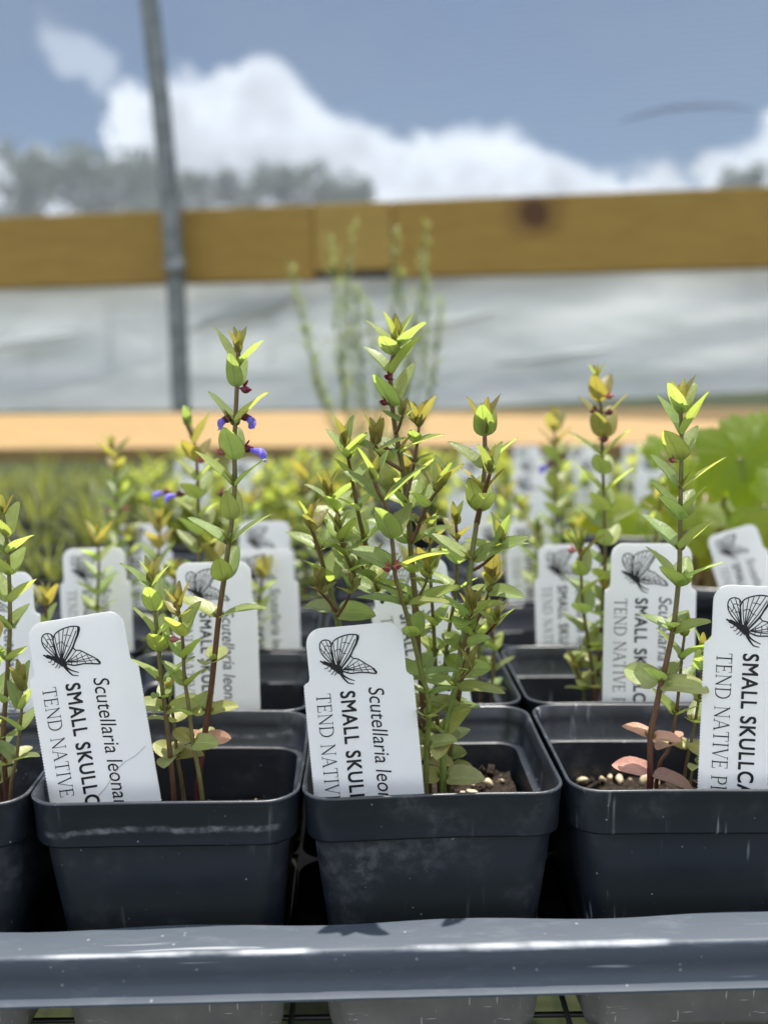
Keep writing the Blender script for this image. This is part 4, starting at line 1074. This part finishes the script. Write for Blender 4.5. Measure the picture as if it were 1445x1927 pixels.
px_stem(P2, pp, (.366, .352), [(1150, 'S', 62, 8, 'g'), (1092, 'F', 66, 48, 'g'), (1034, 'S', 74, 34, 'g'), (1000, 'F', 44, 60, 'y')], r=.0011, cols=(GRN, OLV, BRN), top=.0095, rot=-.2)
for a, b, l in (((631, 1150), (600, 1112), 30), ((634, 1160), (660, 1112), 34)):
    pp = [a, ((a[0] + b[0]) / 2 + 3, (a[1] + b[1]) / 2), b]
    px_stem(P2, pp, (.356, .350), [(b[1] + 6, 'F', l, 40, 'y')], r=.0007, cols=(BRN, RED), top=.0085)
pp = [(803, 1400), (760, 1300), (690, 1235), (640, 1190)]
px_stem(P2, pp, (.372, .366), [], r=.0011, cols=(BRN, OLV), top=None)
pp = [(763, 945), (773, 900), (782, 857), (787, 815), (789, 795)]
px_stem(P2, pp, (.354, .358), [(870, 'S', 40, 40, 'g'), (836, 'F', 44, 35, 'g'), (805, 'S', 60, 58, 'y')], r=.0008, cols=(BRN, BRN), top=.0105)
pp = [(774, 1020), (788, 990), (800, 958), (818, 930), (832, 915)]
px_stem(P2, pp, (.354, .350), [(985, 'S', 46, 35, 'g'), (955, 'F', 56, 48, 'g'), (925, 'S', 62, 55, 'y')], r=.0009, cols=(BRN, BRN), top=.0115)
pp = [(700, 1060), (686, 1017), (674, 965), (663, 905), (655, 862), (648, 838)]
px_stem(P2, pp, (.362, .352), [(1017, 'S', 70, 36, 'g'), (960, 'F', 50, 45, 'g'), (905, 'F', 54, 50, 'g'), (862, 'S', 70, 52, 'g')], r=.0009, cols=(OLV, BRN), top=.011)
pp = [(757, 885), (735, 872), (716, 858), (706, 835)]
px_stem(P2, pp, (.352, .346), [(868, 'F', 46, 35, 'g'), (850, 'S', 52, 30, 'g')], r=.0008, cols=(BRN, BRN), top=.011)
pp = [(745, 815), (752, 800), (758, 780)]
px_stem(P2, pp, (.354, .350), [(792, 'S', 36, 40, 'g')], r=.0007, cols=(BRN, BRN), top=.0075)
pp = [(885, 1075), (905, 1065), (928, 1045), (944, 1025)]
px_stem(P2, pp, (.356, .350), [(1040, 'S', 62, 34, 'g'), (1030, 'F', 40, 20, 'g')], r=.0007, cols=(BRN, BRN), top=.0115)
pp = [(905, 1205), (920, 1188), (935, 1172)]
px_stem(P2, pp, (.360, .356), [(1176, 'S', 46, 40, 'g')], r=.0006, cols=(RED, RED), top=.0085)
pp = [(862, 1282), (876, 1270), (884, 1262)]
px_stem(P2, pp, (.346, .343), [(1264, 'F', 24, 40, 'g')], r=.0006, cols=(OLV, BRN), top=.0095)
pp = [(790, 1120), (800, 1100), (806, 1085)]
px_stem(P2, pp, (.352, .346), [(1096, 'S', 36, 20, 'g'), (1090, 'F', 30, 45, 'g')], r=.0006, cols=(OLV, OLV), top=.008)
pp = [(792, 1262), (785, 1225), (780, 1175), (768, 1120), (700, 1090), (676, 1055)]
px_stem(P2, pp, (.366, .362), [(1200, 'F', 44, 35, 'g'), (1090, 'F', 52, 40, 'g'), (1070, 'S', 52, 40, 'g')], r=.0008, cols=(GRN, GRN, OLV), top=.009)
pp = [(845, 1300), (838, 1250), (846, 1180), (858, 1110), (860, 1030), (858, 985)]
px_stem(P2, pp, (.374, .368), [(1230, 'S', 48, 30, 'g'), (1170, 'F', 50, 38, 'g'), (1110, 'S', 58, 40, 'g'), (1060, 'F', 50, 50, 'g'), (1015, 'S', 50, 50, 'y')], r=.0009, cols=(GRN, OLV, BRN), top=.009)
pp = [(826, 1460), (822, 1330), (818, 1220), (812, 1120), (808, 1050), (812, 1000)]
px_stem(P2, pp, (.372, .366), auto_nodes(pp, 52, 52, 54, 25, 55), r=.0010, cols=(DRK, OLV, OLV), top=.009, ground=True)

tw = random.Random(21)
for k in range(6):
    x = tw.choice([(615, 690), (690, 790), (790, 880), (880, 960)][k % 4:k % 4 + 1]); px = tw.uniform(*x); py = tw.uniform(930, 1290) if 690 < px < 900 else tw.uniform(960, 1180)
    dx = (px - 790) * .25; Y = tw.uniform(.344, .384); l = tw.uniform(55, 105)
    pp = [(px - dx * .8, py + l * .5), (px - dx * .2, py), (px + dx * .3, py - l * .5)]
    px_stem(P2, pp, (Y + .004, Y - .004), [(py + l * .22, 'S', tw.uniform(44, 60), 30, 'g'), (py - l * .05, 'F', tw.uniform(46, 62), 42, 'g'), (py - l * .33, 'S', tw.uniform(48, 62), 48, 'g')], r=.0008, cols=(OLV, BRN), top=tw.uniform(.009, .012))
# --- front row, streaked pot at the right
P3 = Plant(root_at(1240, 1465, .352), 'tall single green stem with pink lower leaves in the streaked front pot')
pp = [(1223, 1468), (1224, 1384), (1234, 1336), (1243, 1289), (1255, 1241), (1267, 1181), (1276, 1102), (1279, 1050), (1280, 960), (1282, 870), (1282, 800), (1280, 772)]
px_stem(P3, pp, (.352, .358), [(1456, 'S', 62, 10, 'p'), (1386, 'S', 50, 22, 'p'), (1284, 'S', 78, 24, 'k'), (1278, 'F', 66, 40, 'g'), (1184, 'S', 72, 30, 'g'), (1176, 'F', 66, 35, 'g'), (1100, 'F', 74, 50, 'g'), (1092, 'S', 76, 48, 'g'), (1030, 'S', 88, 46, 'g'), (975, 'F', 78, 50, 'g'), (968, 'S', 70, 54, 'g'), (918, 'S', 80, 48, 'g'), (865, 'F', 74, 55, 'g'), (818, 'S', 76, 56, 'g'), (780, 'F', 68, 72, 'g')], r=.0013, cols=(RED, RED, BRN, BRN, OLV, OLV, OLV, OLV), top=.0125, rot=-.45, ground=True)
P3.flower(at(1270, 868, .355), (-1, -.3, .2), False, .0045, M_calyx_pk)
pp = [(1238, 1452), (1258, 1410), (1271, 1350), (1278, 1290), (1283, 1235), (1288, 1195)]
px_stem(P3, pp, .358, [(1400, 'F', 44, 18, 'p'), (1345, 'S', 56, 42, 'g'), (1300, 'F', 54, 40, 'g'), (1240, 'S', 58, 48, 'g'), (1198, 'S', 44, 52, 'g')], r=.0009, cols=(RED, BRN, OLV), top=.0085, ground=True)
pp = [(1288, 1462), (1303, 1385), (1314, 1320), (1320, 1262), (1322, 1225)]
px_stem(P3, pp, .360, [(1410, 'S', 52, 25, 'k'), (1360, 'F', 50, 40, 'g'), (1320, 'S', 50, 48, 'g'), (1262, 'F', 56, 60, 'g')], r=.0008, cols=(BRN, OLV), top=.0085, ground=True)
pp = [(1300, 1465), (1315, 1440), (1335, 1420)]
px_stem(P3, pp, .350, [(1440, 'F', 40, 20, 'k'), (1425, 'S', 40, 30, 'k')], r=.0007, cols=(RED, OLV), top=.006, ground=True)

# --- second row and beyond
def back_plant(label, px, base_py, Y, stems, flowers=(), lod=2):
    b = at(px, base_py, Y); pl = Plant((b.x, b.y, SOILZ), label)
    for pp, L0, L1 in stems:
        pp = list(pp); q = pp[0]
        px_stem(pl, pp, Y, auto_nodes(pp, 34 * .352 / Y * 1.25, L0, L1, 25, 60, .02, .93, rng.choice('SF')), r=.0011, cols=(RED, BRN, OLV, BRN), top=.0095, ground=True, lod=lod)
    for px_, py_, dx, op, c in flowers: pl.flower(at(px_, py_, Y - .004), (dx, -.3, -.1), op, .0066 if op else .006, c)
    return pl
back_plant('seedling with two violet flowers just left of the tallest flowering stem, second row', 376, 1290, .452, [([(379, 1285), (377, 1150), (374, 1020), (372, 900), (365, 830), (352, 800)], 52, 54), ([(390, 1285), (396, 1200), (402, 1110), (398, 1040)], 46, 44)],
           [(345, 930, -1, True, None), (412, 930, 1, True, None), (374, 866, .3, False, M_calyx_pk)])
back_plant('seedling with bronze tip behind the lime-marked pot, third row', 303, 1250, .520, [([(304, 1245), (301, 1150), (299, 1060), (300, 985)], 46, 48), ([(318, 1245), (326, 1150), (330, 1080)], 40, 40)], [(318, 925, -.8, True, None)])
back_plant('short bronze-tipped seedling behind the tag at the left edge, second row', 80, 1260, .440, [([(84, 1285), (86, 1200), (87, 1130)], 50, 46), ([(60, 1285), (55, 1210), (50, 1160)], 44, 40)])
back_plant('slender seedling in front of the white tag at left, third row', 182, 1220, .500, [([(185, 1220), (184, 1130), (186, 1070), (184, 1010)], 48, 50)])
back_plant('tall thin seedling with small pink buds at left, fourth row', 220, 1130, .610, [([(226, 1130), (223, 1000), (218, 900), (210, 845)], 40, 42), ([(240, 1130), (246, 1060), (244, 1010)], 36, 36)], [(208, 960, -1, False, M_calyx_pk), (232, 958, 1, False, M_calyx_pk)])
back_plant('tall purple-budded seedling left of the tall green stem at the right, second row', 1125, 1300, .450, [([(1123, 1300), (1132, 1180), (1138, 1080), (1137, 960), (1133, 850), (1131, 770), (1122, 715)], 62, 62), ([(1140, 1300), (1146, 1200), (1150, 1110)], 50, 48)],
           [(1124, 775, -.7, False, None), (1140, 776, .7, False, None), (1131, 826, .5, False, None), (1140, 745, .6, False, M_calyx_pk)])
back_plant('short reddish-stemmed seedling in front of the third-row tag at the right', 1110, 1305, .440, [([(1117, 1300), (1110, 1230), (1098, 1150), (1093, 1075), (1093, 1030)], 54, 54), ([(1098, 1300), (1090, 1275), (1082, 1258)], 44, 30)], [(1082, 1036, -1, False, M_calyx_pk)])
back_plant('blurred seedling with pink-purple flower right of the middle plant, fourth row', 1040, 1130, .600, [([(1046, 1130), (1044, 1000), (1046, 900), (1043, 830), (1044, 790)], 42, 42), ([(1066, 1130), (1074, 1060), (1078, 990)], 40, 40), ([(1020, 1130), (1012, 1060), (1010, 1000)], 38, 38)], [(1040, 875, -.6, True, None), (1054, 858, .8, False, None)])
back_plant('blurred seedling beside the left flank of the middle plant, fourth row', 572, 1130, .620, [([(576, 1130), (572, 1020), (574, 930), (570, 885)], 42, 42), ([(598, 1130), (604, 1040), (612, 970)], 38, 38), ([(548, 1130), (540, 1060), (536, 1010)], 38, 38)])
back_plant('blurred seedling behind the tall green stem at the right, third row', 1232, 1230, .520, [([(1228, 1230), (1226, 1130), (1232, 1030), (1240, 960), (1246, 920)], 46, 44), ([(1200, 1230), (1192, 1150), (1196, 1080)], 42, 42)])
back_plant('small seedling in front of the tag right of the violet-flowered stem, third row', 486, 1250, .505, [([(478, 1250), (482, 1180), (490, 1120), (494, 1075)], 44, 40)])
back_plant('seedling behind the white tag of the middle column, third row', 770, 1245, .52, [([(768, 1245), (764, 1150), (772, 1060)], 46, 46), ([(800, 1245), (806, 1160), (802, 1090)], 44, 44)])
back_plant('low seedling among the leaves behind the bushy plant, second row', 920, 1320, .45, [([(925, 1300), (930, 1240), (926, 1180)], 44, 40), ([(905, 1300), (900, 1230), (912, 1150)], 44, 40)])
back_plant('blurred seedling in the fifth row right of the middle', 950, 1090, .690, [([(952, 1090), (948, 1000), (955, 930)], 40, 36), ([(975, 1090), (982, 1010), (980, 950)], 38, 36)])
back_plant('blurred seedling in the fifth row left of the middle', 640, 1090, .690, [([(645, 1090), (640, 1000), (650, 930)], 40, 36), ([(668, 1090), (680, 1010), (690, 940)], 38, 36)])
back_plant('blurred seedling in the fifth row behind the violet-flowered stem', 470, 1090, .690, [([(470, 1090), (466, 1010), (474, 940)], 38, 36), ([(440, 1090), (432, 1010), (436, 960)], 36, 34)])

# ------------------------------------------------------------------ other pots further back on the bench
RP = {}
def round_pot_mesh(h=.11, r0=.062, r1=.048):
    rim = MB(); body = MB(); n = 40
    def c(r, z): return [Vector((r * math.cos(6.28319 * k / n), r * math.sin(6.28319 * k / n), z)) for k in range(n)]
    body.rings([c(r0 - .003, h - .014), c(r1, .006), c(r1 - .003, 0), c(.002, 0)]); body.rings([c(.002, .003), c(r1 - .004, .004), c(r0 - .006, h - .014)])
    rim.rings([c(r0 - .002, h - .0145), c(r0 + .0005, h - .0145), c(r0 + .001, h - .001), c(r0, h), c(r0 - .002, h), c(r0 - .003, h - .0145)])
    s = MB(); s.rings([c(r0 - .0045, h - .022), c(.03, h - .019), c(.001, h - .020)])
    return rim.mesh('rim', M_pot), body.mesh('body', M_pot), s.mesh('mulch', M_tan_soil)
RIMM, BODM, MULM = round_pot_mesh()
def round_pot(p, label, scale=1.0):
    o = empty('round_pot', p); o.scale = (scale,) * 3; tag(o, label, 'pot', 'round black pots at the back')
    link('body', BODM, o); link('rim', RIMM, o); link('mulch', MULM, o); return o
def lobed_leaf(mb, c, nrm, size, rot, tint):
    n = 54; nrm = nrm.normalized(); u = nrm.orthogonal().normalized(); v = nrm.cross(u)
    ring = []; mid = []
    for k in range(n + 1):
        a = -2.75 + 5.5 * k / n
        r_ = size * (.78 + .17 * math.cos(a * 5 / 5.5 * 6.28 / 1.0 * .5) ** 2 + .05 * math.sin(a * 17)) * (1 if abs(a) < 2.4 else .86)
        d = u * math.cos(a + rot) + v * math.sin(a + rot)
        ring.append(c + d * r_ - nrm * size * (.16 + .05 * math.sin(a * 5))); mid.append(c + d * r_ * .5 - nrm * size * .02 * math.sin(a * 5 + 1))
    c0 = mb.add([c - nrm * size * .06]); rb = mb.add(ring); m_ = mb.add(mid)
    for k in range(n):
        mb.face((c0, m_ + k, m_ + k + 1), 0, [(.1, .5), (.5, k / n), (.5, (k + 1) / n)], [tint] * 3)
        mb.face((m_ + k, rb + k, rb + k + 1, m_ + k + 1), 0, [(.5, .3), (.8, .3), (.8, .32), (.5, .32)], [tint] * 4)
M_broad = mat_leaf('broad_leaf', (.075, .13, .010), (.52, .64, .012), .62, .6)
def broad_plant(px, py, Y, label, leaves, lpot):
    b = at(px, py, Y); pz = ZB; h = .11
    round_pot((b.x, b.y, pz), lpot)
    o = empty('broad_leaved_plant', (b.x, b.y, pz + h - .02)); tag(o, label, 'plant', 'broad-leaved plants at the right')
    for (lx, ly, lY, s) in leaves:
        p = at(lx, ly, lY) - Vector((b.x, b.y, pz + h - .02)); mb = MB()
        tilt = Vector((rng.uniform(-.5, .5), rng.uniform(-.95, -.5), rng.uniform(.15, .6))); k = rng.uniform(.85, 1.15)
        lobed_leaf(mb, p, tilt, s * mpp(lY), rng.uniform(0, 6), (k, k, k * .9, 1)); lf = mb.build('leaf', M_broad, o)
        st = MB(); q = p - tilt.normalized() * s * mpp(lY) * .06
        st.tube(catmull([Vector((rng.uniform(-.012, .012), rng.uniform(-.012, .012), -.002)), Vector((q.x * .3, q.y * .3, q.z * .55)), q], 5), .0016, 6, 0, [(.20, .16, .06, 1)] * 11); st.build('leaf_stalk', M_stem, lf)
    return o
broad_plant(1330, 1150, .62, 'large plant with rounded lobed bright green leaves at the right edge', [(1395, 860, .60, 105), (1262, 872, .63, 58), (1440, 950, .58, 90), (1330, 930, .64, 75), (1270, 960, .62, 60), (1390, 1000, .62, 70), (1238, 935, .66, 42), (1350, 1040, .60, 45), (1246, 850, .62, 44), (1300, 1000, .58, 60), (1430, 840, .66, 90), (1360, 985, .60, 70)], 'round black pot with tan mulch at the right, holding the leaning tag')
broad_plant(1560, 1150, .66, 'second lobed green plant cut off at the right edge', [(1470, 870, .66, 100), (1500, 960, .62, 90), (1560, 880, .66, 90), (1440, 1010, .66, 60)], 'round black pot outside the right edge')
broad_plant(1180, 1060, .80, 'smaller lobed green plant between the two tall stems at the right', [(1165, 960, .80, 50), (1205, 985, .78, 50), (1130, 985, .80, 46), (1175, 1010, .78, 40), (1240, 1000, .78, 46), (1100, 1010, .82, 40)], 'round black pot hidden between the tall stems at the right')

# tall feathery plant in the middle distance
YT = 1.0
b = at(700, 1000, YT)
round_pot((b.x, b.y, ZB), 'round black pot of the tall feathery plant in the middle', .9)
tall = empty('tall_feathery_plant', (b.x, b.y, ZB + .08)); tag(tall, 'tall blurred feathery plant rising in front of the timber rail', 'plant')
for i, pts_ in enumerate(([(690, 960), (665, 700), (655, 560), (668, 410)], [(700, 960), (735, 700), (742, 560), (748, 425)], [(708, 960), (775, 700), (790, 560), (806, 415)], [(680, 960), (600, 720), (565, 590), (546, 490)],
                          [(690, 960), (640, 700), (632, 540), (622, 440)], [(712, 960), (800, 780), (822, 660), (832, 560)], [(700, 960), (712, 760), (700, 640), (690, 560)], [(690, 960), (628, 800), (600, 740), (590, 680)], [(704, 960), (756, 780), (770, 680), (776, 600)], [(700, 960), (686, 760), (676, 640), (672, 540)], [(706, 960), (760, 740), (756, 600), (752, 500)], [(696, 960), (650, 760), (646, 640), (650, 520)], [(709, 960), (790, 720), (800, 600), (800, 480)])):
    P = [at(x, y, YT + .03 * math.sin(i * 2.1)) - tall.location for x, y in pts_]; C_ = catmull(P, 8); mb = MB(); mb.tube(C_, [.0008 - .0006 * k / len(C_) for k in range(len(C_))], 5, 0, [(.14, .17, .04, 1)] * len(C_))
    st = mb.build('stem', M_stem, tall); fb = MB()
    for k in range(4, int(len(C_) * 2.3)):
        t = (k / (len(C_) * 2.3)) ** .8 * (len(C_) - 1); a = C_[int(t)].lerp(C_[min(int(t) + 1, len(C_) - 1)], t % 1)
        for q in range(2): leaf(fb, a, rng.uniform(0, 6.28), R(rng.uniform(35, 68)), rng.uniform(.010, .024) * (1.15 - .6 * k / (len(C_) * 2.3)), .14, .3, .4, 0, None, PROF, 0, 1)
    fb.build('foliage', M_wisp, st)

# grassy and bushy pots filling the far part of the bench
sq_rim, sq_body = PM['plain']
gi = [0]
FAR_SPOTS = []
def far_pot(px, Y, kind, label):
    q = at(px, 1000, Y); base = Vector((q.x, q.y, ZB + .001)); i = gi[0]; gi[0] += 1
    o = empty('square_pot', base, (0, 0, rng.uniform(-.1, .1))); tag(o, 'black pot of the ' + label, 'pot', 'black square pots in the trays')
    link('body', sq_body, o); link('rim', sq_rim, o)
    s = link('potting_soil', soils[i % 3], None, base + Vector((0, 0, PH - .02))); tag(s, 'dark potting mix under the ' + label, 'soil', None, 'stuff')
    top = base + Vector((0, 0, PH - .02))
    pl = empty('grassy_plant' if kind == 'grass' else 'bushy_plant', top); tag(pl, label, 'plant', 'blurred plants at the back of the bench')
    mb = MB()
    if kind == 'grass':
        gh = rng.uniform(.55, 1.0)
        for k in range(int(rng.uniform(35, 70))):
            a = rng.uniform(0, 6.28); rr = rng.random() * .02
            blade(mb, (rr * math.cos(a), rr * math.sin(a), 0), a + rng.uniform(-.6, .6), gh * rng.uniform(.045, .105), rng.uniform(.0022, .0045), rng.uniform(.2, 1.6), 0, None, 5)
        mb.build('foliage', M_blade, pl)
    else:
        sm = MB()
        for k in range(9):
            a = rng.uniform(0, 6.28); hh = rng.uniform(.035, .075); rr = rng.uniform(.005, .028); tip = Vector((rr * 1.6 * math.cos(a), rr * 1.6 * math.sin(a), hh)); b0 = Vector((rr * .5 * math.cos(a), rr * .5 * math.sin(a), 0))
            sm.tube([b0, b0.lerp(tip, .5) + Vector((0, 0, .004)), tip], .0009, 5, 0, [(.12, .10, .03, 1)] * 3)
            for j in range(10):
                p = b0.lerp(tip, .15 + .85 * j / 9); z = rng.uniform(0, 3.14)
                for q in (0, 1): leaf(mb, p, z + q * math.pi, R(rng.uniform(20, 60)), rng.uniform(.010, .019), .5, .3, .2, 0, None, PROF, 0, 1)
        mb.build('foliage', M_far, pl); sm.build('stem', M_stem, pl)
    return base
def spot(px, Y):
    side = 'far left' if px < 150 else 'left of the pipe' if px < 330 else 'right of the pipe' if px < 520 else 'behind the middle plant' if px < 800 else 'right of the middle plant' if px < 1000 else 'behind the tall stems at right' if px < 1240 else 'far right'
    return side
rowsf = [(.76, [(-30, 'grass'), (90, 'grass')]), (.90, [(-40, 'grass'), (75, 'grass'), (190, 'grass'), (300, 'bush'), (420, 'bush'), (540, 'bush'), (900, 'bush'), (1010, 'bush'), (1340, 'bush')]),
         (1.06, [(-20, 'grass'), (80, 'grass'), (180, 'grass'), (290, 'bush'), (390, 'bush'), (490, 'bush'), (590, 'bush'), (810, 'bush'), (910, 'bush'), (1010, 'bush'), (1120, 'bush'), (1230, 'bush'), (1350, 'bush')]),
         (1.20, [(0, 'grass'), (95, 'grass'), (185, 'grass'), (275, 'grass'), (365, 'bush'), (455, 'grass'), (545, 'bush'), (635, 'bush'), (725, 'bush'), (815, 'bush'), (905, 'bush'), (1000, 'grass'), (1100, 'bush'), (1200, 'bush'), (1300, 'bush'), (1400, 'bush')]),
         (1.34, [(k * 84 + 10, 'grass') for k in range(18)])]
ordn = ['first', 'second', 'third', 'fourth', 'fifth', 'sixth', 'seventh', 'eighth', 'ninth', 'tenth', 'eleventh', 'twelfth', 'thirteenth', 'fourteenth', 'fifteenth', 'sixteenth', 'seventeenth', 'eighteenth']
rown = ['nearest back row', 'second back row', 'third back row', 'fourth back row', 'last row before the plank']
for ri, (Y, row) in enumerate(rowsf):
    for ci, (px, kind) in enumerate(row):
        bp = far_pot(px, Y, kind, ('grassy plant' if kind == 'grass' else 'leafy green plant') + ', ' + ordn[ci] + ' from left, ' + rown[ri])
        if ri in (2, 3) and 850 < px < 1260 or (ri == 2 and px in (390, 490)) or (ri == 1 and px in (900, 1010)):
            k = empty('plant_tag', bp + Vector((-.01, -.028, PH + .042)), (R(-8), R(rng.uniform(-5, 5)), R(rng.uniform(-8, 8)))); k.scale = (.95,) * 3
            tag(k, 'far blurred white tag before the ' + ordn[ci] + ' plant, ' + rown[ri], 'plant tag', 'white printed plant tags'); link('sheet', SHEET, k); link('butterfly_emblem', EMB, k)
